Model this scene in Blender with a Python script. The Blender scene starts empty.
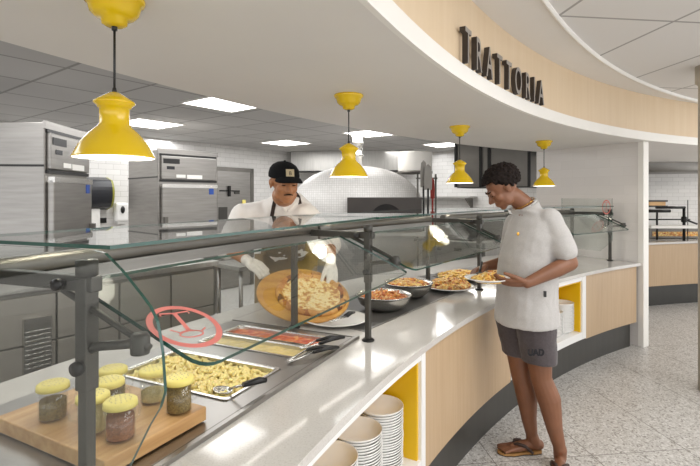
import bpy, bmesh, math, random
from mathutils import Vector, Matrix, noise
R = math.radians
random.seed(7)
col = bpy.context.scene.collection
EYE, F, HZ = 1.57, 467.0, 197.0          # camera height, focal length in pixels, horizon row
CX, CY = 7.10, -1.83                      # centre of the curved counter

def W(u, v, D): return Vector(((u-350)/F*D, D, EYE-(v-HZ)/F*D))
def G(u, v, z):
    D = (z-EYE)*F/(HZ-v); return Vector(((u-350)/F*D, D, z))
def pol(r, a, z=0.0): return Vector((CX+r*math.cos(R(a)), CY+r*math.sin(R(a)), z))
def ang_at(u, r):                         # angle where the sight line of column u meets radius r
    k = (u-350)/F
    a = k*k+1; b = -2*(k*CX+CY); c = CX*CX+CY*CY-r*r
    D = (-b+math.sqrt(b*b-4*a*c))/(2*a)
    return math.degrees(math.atan2(D-CY, k*D-CX))

# ------------------------------------------------------------------ materials
M = {}
def newmat(name):
    m = bpy.data.materials.new(name); m.use_nodes = True; nt = m.node_tree
    return m, nt, nt.nodes['Principled BSDF']
def N(nt, t, **kw):
    n = nt.nodes.new(t)
    for k, v in kw.items():
        if k.startswith('_'): setattr(n, k[1:], v)
        else: n.inputs[k.replace('~', ' ')].default_value = v
    return n
def lin(c):
    return tuple((x/12.92 if x <= .04045 else ((x+.055)/1.055)**2.4) for x in c)
def rgb(h): return lin(tuple(int(h[i:i+2], 16)/255 for i in (0, 2, 4)))+(1,)
def coords(nt, kind='Object', scale=(1,1,1), rot=(0,0,0), loc=(0,0,0)):
    tc = N(nt, 'ShaderNodeTexCoord'); mp = N(nt, 'ShaderNodeMapping')
    mp.inputs['Scale'].default_value = scale; mp.inputs['Rotation'].default_value = rot; mp.inputs['Location'].default_value = loc
    nt.links.new(tc.outputs[kind], mp.inputs['Vector']); return mp.outputs['Vector']
def ramp(nt, fac, stops):
    r = N(nt, 'ShaderNodeValToRGB'); e = r.color_ramp.elements
    while len(e) < len(stops): e.new(.5)
    for el, (p, c) in zip(e, stops): el.position = p; el.color = c
    nt.links.new(fac, r.inputs['Fac']); return r.outputs['Color']
def bump(nt, b, h, strength=.3, dist=.01):
    n = N(nt, 'ShaderNodeBump', Strength=strength, Distance=dist); nt.links.new(h, n.inputs['Height']); nt.links.new(n.outputs['Normal'], b.inputs['Normal'])
def plain(name, c, rough=.5, metal=0, noise_amt=.06, nscale=6, bumpy=0, spec=None, coat=0, sheen=0, sss=0, stretch=(1,1,1)):
    m, nt, b = newmat(name)
    cc = rgb(c) if isinstance(c, str) else c
    v = coords(nt, scale=stretch)
    t = N(nt, 'ShaderNodeTexNoise', Scale=nscale, Detail=4.0); nt.links.new(v, t.inputs['Vector'])
    lo = tuple(x*(1-noise_amt) for x in cc[:3])+(1,); hi = tuple(min(1, x*(1+noise_amt)) for x in cc[:3])+(1,)
    nt.links.new(ramp(nt, t.outputs['Fac'], [(.3, lo), (.7, hi)]), b.inputs['Base Color'])
    b.inputs['Roughness'].default_value = rough; b.inputs['Metallic'].default_value = metal
    if coat: b.inputs['Coat Weight'].default_value = coat
    if sheen: b.inputs['Sheen Weight'].default_value = sheen
    if sss: b.inputs['Subsurface Weight'].default_value = sss; b.inputs['Subsurface Radius'].default_value = (.02,.008,.004)
    if spec is not None: b.inputs['Specular IOR Level'].default_value = spec
    if bumpy: bump(nt, b, t.outputs['Fac'], bumpy, .01)
    M[name] = m; return m
def tiles(name, w, h, mortar, c1, c2, cm, rough=.2, offset=.5, axes='XZ', rot=0.0, loc=(0,0,0), bmp=.25, metal=0):
    m, nt, b = newmat(name)
    v = coords(nt, rot=(0,0,rot), loc=loc)
    if axes == 'XZ':
        s = N(nt, 'ShaderNodeSeparateXYZ'); c = N(nt, 'ShaderNodeCombineXYZ')
        nt.links.new(v, s.inputs[0]); nt.links.new(s.outputs['X'], c.inputs['X']); nt.links.new(s.outputs['Z'], c.inputs['Y']); v = c.outputs[0]
    br = N(nt, 'ShaderNodeTexBrick', _offset=offset, Scale=1.0)
    br.inputs['Brick Width'].default_value = w; br.inputs['Row Height'].default_value = h; br.inputs['Mortar Size'].default_value = mortar
    br.inputs['Mortar Smooth'].default_value = .1
    br.inputs['Color1'].default_value = rgb(c1); br.inputs['Color2'].default_value = rgb(c2); br.inputs['Mortar'].default_value = rgb(cm)
    nt.links.new(v, br.inputs['Vector']); nt.links.new(br.outputs['Color'], b.inputs['Base Color'])
    b.inputs['Roughness'].default_value = rough; b.inputs['Metallic'].default_value = metal
    inv = N(nt, 'ShaderNodeMath', _operation='SUBTRACT'); inv.inputs[0].default_value = 1; nt.links.new(br.outputs['Fac'], inv.inputs[1])
    bump(nt, b, inv.outputs[0], bmp, .003)
    M[name] = m; return m
def emit(name, c, s):
    m, nt, b = newmat(name)
    b.inputs['Base Color'].default_value = (.8,.8,.8,1); b.inputs['Emission Color'].default_value = c; b.inputs['Emission Strength'].default_value = s
    M[name] = m; return m
def glassmat(name, tint, base=.0, rough=0.0):
    m, nt, b = newmat(name); nt.nodes.remove(b); out = nt.nodes['Material Output']
    tr = N(nt, 'ShaderNodeBsdfTransparent', Color=tint); gl = N(nt, 'ShaderNodeBsdfGlossy', Roughness=rough)
    fr = N(nt, 'ShaderNodeFresnel', IOR=1.5); mx = N(nt, 'ShaderNodeMixShader')
    ad = N(nt, 'ShaderNodeMath', _operation='ADD', _use_clamp=True); ad.inputs[1].default_value = base
    nt.links.new(fr.outputs[0], ad.inputs[0])
    ge = N(nt, 'ShaderNodeNewGeometry'); iv = N(nt, 'ShaderNodeMath', _operation='SUBTRACT'); iv.inputs[0].default_value = 1; nt.links.new(ge.outputs['Backfacing'], iv.inputs[1])
    mu = N(nt, 'ShaderNodeMath', _operation='MULTIPLY'); nt.links.new(ad.outputs[0], mu.inputs[0]); nt.links.new(iv.outputs[0], mu.inputs[1]); nt.links.new(mu.outputs[0], mx.inputs[0])
    nt.links.new(tr.outputs[0], mx.inputs[1]); nt.links.new(gl.outputs[0], mx.inputs[2]); nt.links.new(mx.outputs[0], out.inputs['Surface'])
    M[name] = m; return m

plain('paint', 'e6e3df', .55, noise_amt=.015, nscale=2)
plain('soffit_paint', 'e6e2dd', .6, noise_amt=.02, nscale=1.5)
plain('white_trim', 'f2efe9', .45, noise_amt=.01)
plain('laminate_white', 'eeedeb', .35, noise_amt=.01)
plain('kick', '34332f', .35, noise_amt=.12, nscale=3)
plain('yellow_enamel', 'e3bd06', .22, noise_amt=.02, coat=.4)
plain('yellow_liner', 'e9bb0a', .4, noise_amt=.03)
plain('lid_yellow', 'f4e382', .45, noise_amt=.04, nscale=40)
plain('steel', '9f9c98', .36, 1, .10, 3, stretch=(1,1,14))
plain('steel_h', 'acaaa6', .34, 1, .09, 3, stretch=(14,14,1))
plain('drawer_grey', 'a39e96', .45, .35, .05, 3)
plain('steel_pol', 'd2d0cc', .27, 1, .04, 5)
plain('steel_dark', '77746f', .42, .8, .08, 5)
plain('post_metal', '55534f', .42, .75, .06, 6)
plain('black_plastic', '1c1b1b', .38, noise_amt=.15)
plain('black_metal', '1b1a19', .4, .3, .1)
plain('dark_grey', '45433f', .5, .2, .1)
plain('letter_face', '9b948d', .45, .3, .06, 12)
plain('letter_side', '3f3731', .5, .2, .1, 12)
plain('hot_plate', '555350', .3, 0, .1, 10)
plain('white_china', 'f3f2ef', .18, noise_amt=.01, coat=.3)
plain('grey_china', 'dcdad5', .22, noise_amt=.02)
plain('tile_ceil', 'bdbab6', .8, noise_amt=.04, nscale=60)
plain('rubber_red', 'c9574d', .5)
plain('logo_red', 'dc8078', .5, noise_amt=.03)
plain('cotton_white', 'e9e4de', .85, noise_amt=.04, nscale=14, bumpy=.3, sheen=.2)
plain('tee_grey', 'b3b0ad', .9, noise_amt=.06, nscale=160, sheen=.2)
plain('short_dark', '4a4345', .9, noise_amt=.14, nscale=90, sheen=.2)
plain('short_logo', '17171d', .8)
plain('apron_tan', '8d7a5e', .85, noise_amt=.12, nscale=9)
plain('strap_brown', '352823', .8)
plain('cap_black', '111113', .9, noise_amt=.1, nscale=50, spec=.2)
plain('patch_tan', 'b7a98a', .8)
plain('skin_tan', 'a8744f', .5, noise_amt=.07, nscale=14, sss=.08)
plain('skin_brown', '7e533a', .48, noise_amt=.09, nscale=12, sss=.08)
plain('hair_black', '1d1613', .85, noise_amt=.3, nscale=60, spec=.2)
plain('trouser', '2c2b2d', .85)
plain('glove', 'ded8cf', .35, noise_amt=.08, nscale=30, bumpy=.4)
plain('lip', '8a4c3d', .5)
plain('eye_white', 'ddd5cb', .2)
plain('gold', 'd0a34a', .25, 1)
plain('sole_tan', 'a57a45', .6, noise_amt=.12, nscale=20)
plain('strap_leather', '3e2c24', .6)
plain('sole_black', '1f1c1a', .7)
plain('blue_sticker', '2a4fa0', .5)
plain('paper_white', 'efede8', .7)
plain('dispenser_black', '2e2f33', .22)
plain('dispenser_yellow', '8b8a35', .3)
plain('macaroni', 'fbe9a0', .4, noise_amt=.04, nscale=20, sss=.1)
plain('cream_sauce', 'd9c27e', .35, noise_amt=.18, nscale=35, bumpy=.5)
plain('herb', '95804e', .9, noise_amt=.45, nscale=260, bumpy=.6)
plain('spice_red', 'a8714e', .9, noise_amt=.4, nscale=260, bumpy=.6)
plain('parmesan', 'f0dfa4', .9, noise_amt=.2, nscale=260, bumpy=.6)
plain('column_taupe', 'b9b2a4', .5, noise_amt=.03)
plain('char', '2c1810', .8)
plain('oven_frame', '37322f', .5, noise_amt=.1)
plain('oven_inside', '0f0c0b', .8)
plain('fabric_red', '8a2f28', .8)

def mat_wood(name, a, b_, c_, stretch, nscale, rough=.45, rot=0.0):
    m, nt, b = newmat(name)
    v = coords(nt, scale=stretch, rot=(0,0,rot))
    t = N(nt, 'ShaderNodeTexNoise', Scale=nscale, Detail=6.0, Roughness=.6); nt.links.new(v, t.inputs['Vector'])
    nt.links.new(ramp(nt, t.outputs['Fac'], [(.3, rgb(a)), (.5, rgb(b_)), (.72, rgb(c_))]), b.inputs['Base Color'])
    b.inputs['Roughness'].default_value = rough; M[name] = m
mat_wood('wood_panel', 'b79b7a', 'bda281', 'c2a887', (1,1,.05), 40, .42)
mat_wood('wood_fascia', 'dcc4a3', 'dfc8a8', 'e2ccae', (1,1,.06), 20, .45)
mat_wood('maple', 'b98b58', 'cba06b', 'dab37f', (.07,1,1), 30, .45)
mat_wood('pizza_wood', 'b07a38', 'c69247', 'd3a558', (.1,1,1), 24, .5)

def mat_quartz():
    m, nt, b = newmat('quartz'); v = coords(nt)
    t = N(nt, 'ShaderNodeTexNoise', Scale=170.0, Detail=3.0); nt.links.new(v, t.inputs['Vector'])
    t2 = N(nt, 'ShaderNodeTexNoise', Scale=5.0, Detail=4.0); nt.links.new(v, t2.inputs['Vector'])
    c1 = ramp(nt, t.outputs['Fac'], [(.32, rgb('c5c0ba')), (.44, rgb('d0ccc6')), (.7, rgb('d6d2cd'))])
    c2 = ramp(nt, t2.outputs['Fac'], [(.3, (.93,.93,.93,1)), (.7, (1,1,1,1))])
    mx = N(nt, 'ShaderNodeMix', _data_type='RGBA', _blend_type='MULTIPLY'); mx.inputs['Factor'].default_value = 1
    nt.links.new(c1, mx.inputs[6]); nt.links.new(c2, mx.inputs[7]); nt.links.new(mx.outputs[2], b.inputs['Base Color'])
    b.inputs['Roughness'].default_value = .08; b.inputs['Specular IOR Level'].default_value = .4; M['quartz'] = m
mat_quartz()
def mat_terrazzo():
    m, nt, b = newmat('terrazzo'); rz = R(-6.72)*-1
    v = coords(nt)
    base = None
    for sc, stops in ((85, [(0, rgb('6d675f')), (.055, rgb('7a746b')), (.075, rgb('ffffff'))]), (140, [(0, rgb('9b9184')), (.08, rgb('a99f92')), (.11, rgb('ffffff'))])):
        vo = N(nt, 'ShaderNodeTexVoronoi', Scale=float(sc), _feature='F1'); nt.links.new(v, vo.inputs['Vector'])
        wn = N(nt, 'ShaderNodeTexWhiteNoise', _noise_dimensions='3D'); nt.links.new(vo.outputs['Position'], wn.inputs['Vector'])
        col_ = ramp(nt, wn.outputs['Value'], [(0, rgb('6b655e')), (.14, rgb('857e75')), (.18, rgb('bcb9b4')), (.75, rgb('c6c3bf')), (.8, rgb('dedcd9'))])
        if base is None: base = col_
        else:
            mx = N(nt, 'ShaderNodeMix', _data_type='RGBA'); mx.inputs['Factor'].default_value = .38
            nt.links.new(base, mx.inputs[6]); nt.links.new(col_, mx.inputs[7]); base = mx.outputs[2]
    v2 = coords(nt, rot=(0,0,R(-6.72)), loc=(-.27, 0, 0))
    # joints: lines along the room axis every 0.61 m and across every 1.85 m
    s = N(nt, 'ShaderNodeSeparateXYZ'); nt.links.new(v2, s.inputs[0])
    fac = None
    for ax, step, off in (('X', .62, FLX), ('Y', 1.86, FLY)):
        a1 = N(nt, 'ShaderNodeMath', _operation='SUBTRACT'); nt.links.new(s.outputs[ax], a1.inputs[0]); a1.inputs[1].default_value = off - .003
        md = N(nt, 'ShaderNodeMath', _operation='FLOORED_MODULO'); nt.links.new(a1.outputs[0], md.inputs[0]); md.inputs[1].default_value = step
        lt = N(nt, 'ShaderNodeMath', _operation='LESS_THAN'); nt.links.new(md.outputs[0], lt.inputs[0]); lt.inputs[1].default_value = .005
        if fac is None: fac = lt.outputs[0]
        else:
            mxm = N(nt, 'ShaderNodeMath', _operation='MAXIMUM'); nt.links.new(fac, mxm.inputs[0]); nt.links.new(lt.outputs[0], mxm.inputs[1]); fac = mxm.outputs[0]
    mx = N(nt, 'ShaderNodeMix', _data_type='RGBA'); nt.links.new(fac, mx.inputs['Factor']); nt.links.new(base, mx.inputs[6]); mx.inputs[7].default_value = rgb('6b655d')
    nt.links.new(mx.outputs[2], b.inputs['Base Color']); b.inputs['Roughness'].default_value = .32; M['terrazzo'] = m
# joint grid offsets measured at the crossing (685,449)
_p = G(685, 449, 0); _a = R(-6.72)
FLX = (_p.x*math.cos(_a) - _p.y*math.sin(_a)) - .27; FLY = (_p.x*math.sin(_a) + _p.y*math.cos(_a))
mat_terrazzo()

tiles('subway_white', .20, .075, .0022, 'dedcd9', 'd6d4d1', 'b6b3ae', .35)
tiles('subway_end', .30, .10, .0012, 'e3deda', 'dfdad6', 'd8d3ce', .2)
tiles('mosaic', .028, .028, .0026, 'dad8d5', 'd0cecb', 'bfbcb8', .42, offset=0)
tiles('ceiling_kitchen', .61, .61, .013, 'bdbbb9', 'b7b5b3', '92908d', .85, offset=0, axes='XY', rot=R(-53.13), loc=(-.17,.2,0), bmp=.1)
tiles('kitchen_floor', .2, .2, .004, '77716a', '6d6861', '4e4a45', .4, offset=0, axes='XY')

GE = glassmat('glass', (.945,.96,.95,1), .012)
glassmat('clear_plastic', (.97,.97,.965,1), .02, .02)
plain('glass_edge', '1d4a3f', .12, 0, .2, 20, spec=.8)

def mat_pizza():
    m, nt, b = newmat('cheese'); v = coords(nt)
    t = N(nt, 'ShaderNodeTexNoise', Scale=34.0, Detail=6.0); nt.links.new(v, t.inputs['Vector'])
    t2 = N(nt, 'ShaderNodeTexVoronoi', Scale=34.0); nt.links.new(v, t2.inputs['Vector'])
    c1 = ramp(nt, t.outputs['Fac'], [(.36, rgb('b5722e')), (.46, rgb('e3b768')), (.55, rgb('f5e3b0')), (.68, rgb('f2d692'))])
    c2 = ramp(nt, t2.outputs['Distance'], [(.0, rgb('6d4a1c')), (.12, rgb('d8a95a')), (.26, (1,1,1,1))])
    mx = N(nt, 'ShaderNodeMix', _data_type='RGBA', _blend_type='MULTIPLY'); mx.inputs['Factor'].default_value = .8
    nt.links.new(c1, mx.inputs[6]); nt.links.new(c2, mx.inputs[7]); nt.links.new(mx.outputs[2], b.inputs['Base Color'])
    b.inputs['Roughness'].default_value = .4; bump(nt, b, t.outputs['Fac'], .5, .01); M['cheese'] = m
mat_pizza()
def mat_multi(name, scale, stops, rough=.4):
    m, nt, b = newmat(name); v = coords(nt)
    vo = N(nt, 'ShaderNodeTexVoronoi', Scale=float(scale)); nt.links.new(v, vo.inputs['Vector'])
    wn = N(nt, 'ShaderNodeTexWhiteNoise', _noise_dimensions='3D'); nt.links.new(vo.outputs['Position'], wn.inputs['Vector'])
    r = ramp(nt, wn.outputs['Value'], [(p, rgb(c)) for p, c in stops])
    nt.links.new(r, b.inputs['Base Color']); b.inputs['Roughness'].default_value = rough
    bump(nt, b, vo.outputs['Distance'], .6, .008); M[name] = m
mat_multi('food_red', 70, [(0,'b5532a'), (.4,'cf7a3c'), (.6,'e7b468'), (.8,'a13f22'), (.95,'e9cf95')])
mat_multi('food_gold', 60, [(0,'d9a54a'), (.35,'eecb74'), (.6,'e3b65c'), (.8,'b8602c'), (.93,'f4e2b0')])
mat_multi('food_mixed', 55, [(0,'c06a35'), (.3,'e6bf6e'), (.55,'f0d897'), (.75,'a84a2a'), (.9,'e8a54a')])
mat_multi('tomato', 45, [(0,'b8472a'), (.4,'c95a30'), (.7,'d8743f'), (.92,'e09a5a')], .3)
mat_multi('crust', 26, [(0,'c4853f'), (.4,'d9a863'), (.7,'a9652c'), (.86,'5c3015')], .6)

emit('panel_light', (1,.98,.95,1), 7)
emit('led', (1,.97,.9,1), 9)
emit('bulb', (1,.93,.8,1), 5)
emit('lamp_inside', (1,.95,.86,1), .9)

# ------------------------------------------------------------------ mesh building
class MB:
    def __init__(s): s.v = []; s.f = []; s.m = []; s.sm = []; s.cur = 0; s.smooth = False
    def add(s, vs, fs, smooth=None, mi=None):
        o = len(s.v); s.v += [Vector(x) for x in vs]
        for f in fs:
            s.f.append([o+i for i in f]); s.m.append(s.cur if mi is None else mi); s.sm.append(s.smooth if smooth is None else smooth)
        return s
    def box(s, c, d, rz=0, mat=None):
        c = Vector(c); d = Vector(d)/2; m = mat or Matrix.Rotation(rz, 3, 'Z')
        vs = [c + m @ Vector((x*d.x, y*d.y, z*d.z)) for z in (-1,1) for y in (-1,1) for x in (-1,1)]
        return s.add(vs, [(0,2,3,1),(4,5,7,6),(0,1,5,4),(2,6,7,3),(0,4,6,2),(1,3,7,5)], False)
    def box2(s, a, b): 
        a = Vector(a); b = Vector(b); return s.box((a+b)/2, b-a)
    def tube(s, pts, r, n=12, caps=True, smooth=True):
        pts = [Vector(p) for p in pts]; rs = r if isinstance(r, (list, tuple)) else [r]*len(pts)
        vs = []; ref = None
        for i, p in enumerate(pts):
            t = (pts[min(i+1, len(pts)-1)] - pts[max(i-1, 0)]).normalized()
            if ref is None:
                ref = Vector((0,0,1)) if abs(t.z) < .9 else Vector((1,0,0))
            x = (ref - t*ref.dot(t)).normalized(); ref = x; y = t.cross(x)
            for k in range(n):
                a = 2*math.pi*k/n; vs.append(p + (x*math.cos(a)+y*math.sin(a))*rs[i])
        fs = [(i*n+k, i*n+(k+1)%n, (i+1)*n+(k+1)%n, (i+1)*n+k) for i in range(len(pts)-1) for k in range(n)]
        s.add(vs, fs, smooth)
        if caps:
            o = len(s.v)-len(vs)
            s.f.append([o+k for k in range(n)][::-1]); s.f.append([o+(len(pts)-1)*n+k for k in range(n)])
            s.m += [s.cur]*2; s.sm += [False]*2
        return s
    def sph(s, c, r, m=None, nu=16, nv=10):
        c = Vector(c); r = Vector(r) if isinstance(r, (tuple, list, Vector)) else Vector((r,r,r)); m = m or Matrix.Identity(3)
        vs = [c + m @ Vector((0,0,r.z))]
        for j in range(1, nv):
            ph = math.pi*j/nv
            for i in range(nu):
                a = 2*math.pi*i/nu; vs.append(c + m @ Vector((r.x*math.sin(ph)*math.cos(a), r.y*math.sin(ph)*math.sin(a), r.z*math.cos(ph))))
        vs.append(c + m @ Vector((0,0,-r.z))); L = len(vs)-1
        fs = [(0, 1+i, 1+(i+1)%nu) for i in range(nu)]
        for j in range(nv-2):
            for i in range(nu):
                a = 1+j*nu+i; b = 1+j*nu+(i+1)%nu; fs.append((a, a+nu, b+nu, b))
        fs += [(L, 1+(nv-2)*nu+(i+1)%nu, 1+(nv-2)*nu+i) for i in range(nu)]
        return s.add(vs, fs, True)
    def cap(s, a, b, ra, rb, n=12):
        s.tube([a, b], [ra, rb], n, True); s.sph(a, ra, None, n, 8); return s.sph(b, rb, None, n, 8)
    def chain(s, pts, rs, n=12):
        for i in range(len(pts)-1): s.tube([pts[i], pts[i+1]], [rs[i], rs[i+1]], n)
        for p, r in zip(pts, rs): s.sph(p, r, None, n, 8)
        return s
    def lathe(s, prof, c=(0,0,0), n=32, m=None, smooth=True, closed=False, sx=1, sy=1):
        c = Vector(c); m = m or Matrix.Identity(3); vs = []
        for (r, z) in prof:
            for k in range(n):
                a = 2*math.pi*k/n; vs.append(c + m @ Vector((r*math.cos(a)*sx, r*math.sin(a)*sy, z)))
        P = len(prof); rng = range(P) if closed else range(P-1)
        fs = [(i*n+k, i*n+(k+1)%n, ((i+1)%P)*n+(k+1)%n, ((i+1)%P)*n+k) for i in rng for k in range(n)]
        return s.add(vs, fs, smooth)
    def disc(s, c, r, n=32, m=None, z=0):
        c = Vector(c); m = m or Matrix.Identity(3)
        return s.add([c + m @ Vector((r*math.cos(2*math.pi*k/n), r*math.sin(2*math.pi*k/n), z)) for k in range(n)], [tuple(range(n))], False)
    def sector(s, r0, r1, a0, a1, z0, z1, n=None, smooth=True):
        n = n or max(2, int(abs(a1-a0)/1.2)+1); vs = []
        for i in range(n+1):
            a = a0+(a1-a0)*i/n
            for (r, z) in ((r0,z0),(r1,z0),(r1,z1),(r0,z1)): vs.append(pol(r, a, z))
        fs = [(i*4+k, (i+1)*4+k, (i+1)*4+(k+1)%4, i*4+(k+1)%4) for i in range(n) for k in range(4)] + [(0,1,2,3), (n*4+3, n*4+2, n*4+1, n*4)]
        return s.add(vs, fs, False)
    def prism(s, poly, z0, z1, m=None, off=(0,0,0), side_mi=None):
        m = m or Matrix.Identity(3); off = Vector(off); n = len(poly)
        vs = [off + m @ Vector((x,y,z0)) for x,y in poly] + [off + m @ Vector((x,y,z1)) for x,y in poly]
        s.add(vs, [tuple(range(n))[::-1], tuple(range(n, 2*n))], False)
        return s.add(vs, [(i,(i+1)%n,n+(i+1)%n,n+i) for i in range(n)], False, side_mi)
    def rings(s, rings, n=20, smooth=True, caps=True):
        # rings: (centre, half_x vector, half_y vector)
        vs = []
        for c, X, Y in rings:
            for k in range(n):
                a = 2*math.pi*k/n; vs.append(Vector(c)+Vector(X)*math.cos(a)+Vector(Y)*math.sin(a))
        L = len(rings)
        fs = [(i*n+k, i*n+(k+1)%n, (i+1)*n+(k+1)%n, (i+1)*n+k) for i in range(L-1) for k in range(n)]
        if caps: fs += [tuple(range(n))[::-1], tuple(range((L-1)*n, L*n))]
        return s.add(vs, fs, smooth)
    def build(s, name, mats, parent=None, loc=None, rz=0, bevel=0, remesh=0, smooth_it=0, disp=None, keep=False):
        vs = s.v
        if parent is None and loc is None and not keep and vs:
            xs = [v.x for v in vs]; ys = [v.y for v in vs]; zs = [v.z for v in vs]
            o = Vector(((min(xs)+max(xs))/2, (min(ys)+max(ys))/2, min(zs)))
            vs = [v-o for v in vs]; loc = o
        me = bpy.data.meshes.new(name); me.from_pydata([tuple(v) for v in vs], [], s.f)
        if not isinstance(mats, (list, tuple)): mats = [mats]
        for m in mats: me.materials.append(M[m] if isinstance(m, str) else m)
        for p, mi, sm in zip(me.polygons, s.m, s.sm): p.material_index = min(mi, len(mats)-1); p.use_smooth = sm
        bm = bmesh.new(); bm.from_mesh(me); bmesh.ops.recalc_face_normals(bm, faces=bm.faces); bm.to_mesh(me); bm.free()
        o = bpy.data.objects.new(name, me); col.objects.link(o)
        if parent is not None: o.parent = parent
        if loc is not None: o.location = loc
        o.rotation_euler.z = rz
        if bevel:
            b = o.modifiers.new('Bevel', 'BEVEL'); b.width = bevel; b.segments = 2; b.limit_method = 'ANGLE'
        if remesh:
            r = o.modifiers.new('Remesh', 'REMESH'); r.mode = 'VOXEL'; r.voxel_size = remesh; r.use_smooth_shade = True
        if smooth_it:
            r = o.modifiers.new('Smooth', 'SMOOTH'); r.factor = .5; r.iterations = smooth_it
        if disp:
            tx = bpy.data.textures.new(name+'_folds', 'CLOUDS'); tx.noise_scale = disp[0]
            d = o.modifiers.new('Displace', 'DISPLACE'); d.texture = tx; d.strength = disp[1]; d.mid_level = .5; d.texture_coords = 'LOCAL'
        return o
def thing(name, label, cat, loc=(0,0,0), rz=0, group=None):
    o = bpy.data.objects.new(name, None); col.objects.link(o); o.location = loc; o.rotation_euler.z = rz; o.empty_display_size = .1
    return tag(o, label, cat, group)
def tag(o, label, cat, group=None, kind=None):
    o['label'] = label; o['category'] = cat
    if group: o['group'] = group
    if kind: o['kind'] = kind
    return o
def struct(o, label=None, cat=None):
    o['kind'] = 'structure'
    if label: o['label'] = label
    if cat: o['category'] = cat
    return o
def dup(root, loc, rz=None, label=None, group=None):
    r = root.copy(); col.objects.link(r); r.location = loc
    if rz is not None: r.rotation_euler.z = rz
    if label: r['label'] = label
    if group: r['group'] = group
    for ch in list(root.children):
        c = ch.copy(); col.objects.link(c); c.parent = r
        for g in list(ch.children):
            d = g.copy(); col.objects.link(d); d.parent = c
    return r
def frame(o): return Matrix.Rotation(o.rotation_euler.z, 3, 'Z')
def rel(root, p):                        # world point -> local of root
    return Matrix.Rotation(-root.rotation_euler.z, 3, 'Z') @ (Vector(p)-root.location)
def text_mesh(name, body, size, extrude, mat, parent, m4, xs=1.0, offset=0.0):
    cu = bpy.data.curves.new(name+'_c', 'FONT'); cu.body = body; cu.size = size; cu.extrude = extrude; cu.align_x = 'CENTER'; cu.offset = offset
    t = bpy.data.objects.new(name+'_t', cu); col.objects.link(t)
    dg = bpy.context.evaluated_depsgraph_get(); me = bpy.data.meshes.new_from_object(t.evaluated_get(dg))
    bpy.data.objects.remove(t); bpy.data.curves.remove(cu)
    for v in me.vertices: v.co = m4 @ Vector((v.co.x*xs, v.co.y, v.co.z))
    me.materials.clear(); me.materials.append(M[mat]); me.name = name
    o = bpy.data.objects.new(name, me); col.objects.link(o)
    if parent: o.parent = parent
    return o
def basis(o, x, y, z):
    return Matrix(((x[0],y[0],z[0],o[0]),(x[1],y[1],z[1],o[1]),(x[2],y[2],z[2],o[2]),(0,0,0,1)))

# ------------------------------------------------------------------ the room
ZS, ZK, ZC = 2.15, 2.45, 2.62            # soffit, kitchen ceiling, customer ceiling
b = MB().box2((-7,-2.5,-.1),(9,14,0)).build('floor', 'terrazzo', keep=True); struct(b)
# kitchen ceiling
b = MB().sector(9.11, 19, 80, 200, ZK, ZK+.05, 60).build('ceiling', 'ceiling_kitchen', keep=True); struct(b)
# curved white soffit over the counter
b = MB(); b.sector(7.762, 9.10, 92, 182, ZS, ZS+.02, 90); b.sector(9.10, 9.12, 92, 182, ZS, ZK, 90)
b.sector(7.765, 11.3, 86, 116.5, ZS+.002, ZS+.022, 30)
struct(b.build('ceiling', 'soffit_paint'))
b = MB().sector(7.745, 7.768, 80, 196, ZS-.001, ZS+.083, 120); struct(b.build('trim_1', 'white_trim'))
b = MB().sector(7.765, 7.82, 80, 196, ZS+.083, 2.62, 120); struct(b.build('wall_fascia', 'wood_fascia'))
# plain ring outside the curved trim, the trim, and the tile ceiling inside it
T0 = [G(544.5,0,ZC), G(563.8,25.8,ZC), G(600,58,ZC), G(633,81,ZC), G(674.5,95.8,ZC), G(695,100,ZC)]
import itertools
def circ(p, q, r_):
    ax, ay, bx, by, cx, cy = p.x, p.y, q.x, q.y, r_.x, r_.y
    d = 2*(ax*(by-cy)+bx*(cy-ay)+cx*(ay-by))
    ux = ((ax*ax+ay*ay)*(by-cy)+(bx*bx+by*by)*(cy-ay)+(cx*cx+cy*cy)*(ay-by))/d
    uy = ((ax*ax+ay*ay)*(cx-bx)+(bx*bx+by*by)*(ax-cx)+(cx*cx+cy*cy)*(bx-ax))/d
    return ux, uy, math.hypot(ax-ux, ay-uy)
tx, ty, tr = circ(T0[0], T0[2], T0[5])
print('trim circle', tx, ty, tr)
b = MB(); n = 120; vs = []
for i in range(n+1):
    a = R(60+140*i/n); vs.append((tx+(tr+.0)*math.cos(a), ty+tr*math.sin(a), ZC-.0)); p = pol(7.78, 60+140*i/n); vs.append((p.x, p.y, ZC))
k = len(vs); vs += [(x, y, z+.03) for x, y, z in vs]
b.add(vs, [(2*i,2*i+1,2*i+3,2*i+2) for i in range(n)]+[(k+2*i,k+2*i+2,k+2*i+3,k+2*i+1) for i in range(n)])
struct(b.build('ceiling', 'paint'))
b = MB(); vs = []
for i in range(n+1):
    a = R(60+140*i/n)
    for r_, z in ((tr-.009, ZC-.018), (tr+.009, ZC-.018), (tr+.009, ZC+.05), (tr-.009, ZC+.05)):
        vs.append((tx+r_*math.cos(a), ty+r_*math.sin(a), z))
b.add(vs, [(i*4+q,(i+1)*4+q,(i+1)*4+(q+1)%4,i*4+(q+1)%4) for i in range(n) for q in range(4)], True)
struct(b.build('trim_2', 'white_trim'))
CA = R(-6.72)
# customer tile ceiling: grid runs (-.117,.993) and (.993,.117)
_q = G(600, 57, ZC); _c, _s = math.cos(-R(6.72)), math.sin(-R(6.72))
offx = (_q.x*_c-_q.y*_s); q2 = G(650, 22, ZC); offy = q2.x*_s+q2.y*_c
tiles('ceiling_dining', .74, 1.57, .010, 'dfdcd9', 'dddad7', 'a3a09c', .85, offset=0, axes='XY', rot=-R(6.72), loc=(-offx, -offy, 0), bmp=.1)
b = MB().box2((.2,-2.5,ZC+.012),(9,7.6,ZC+.05)); 
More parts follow.
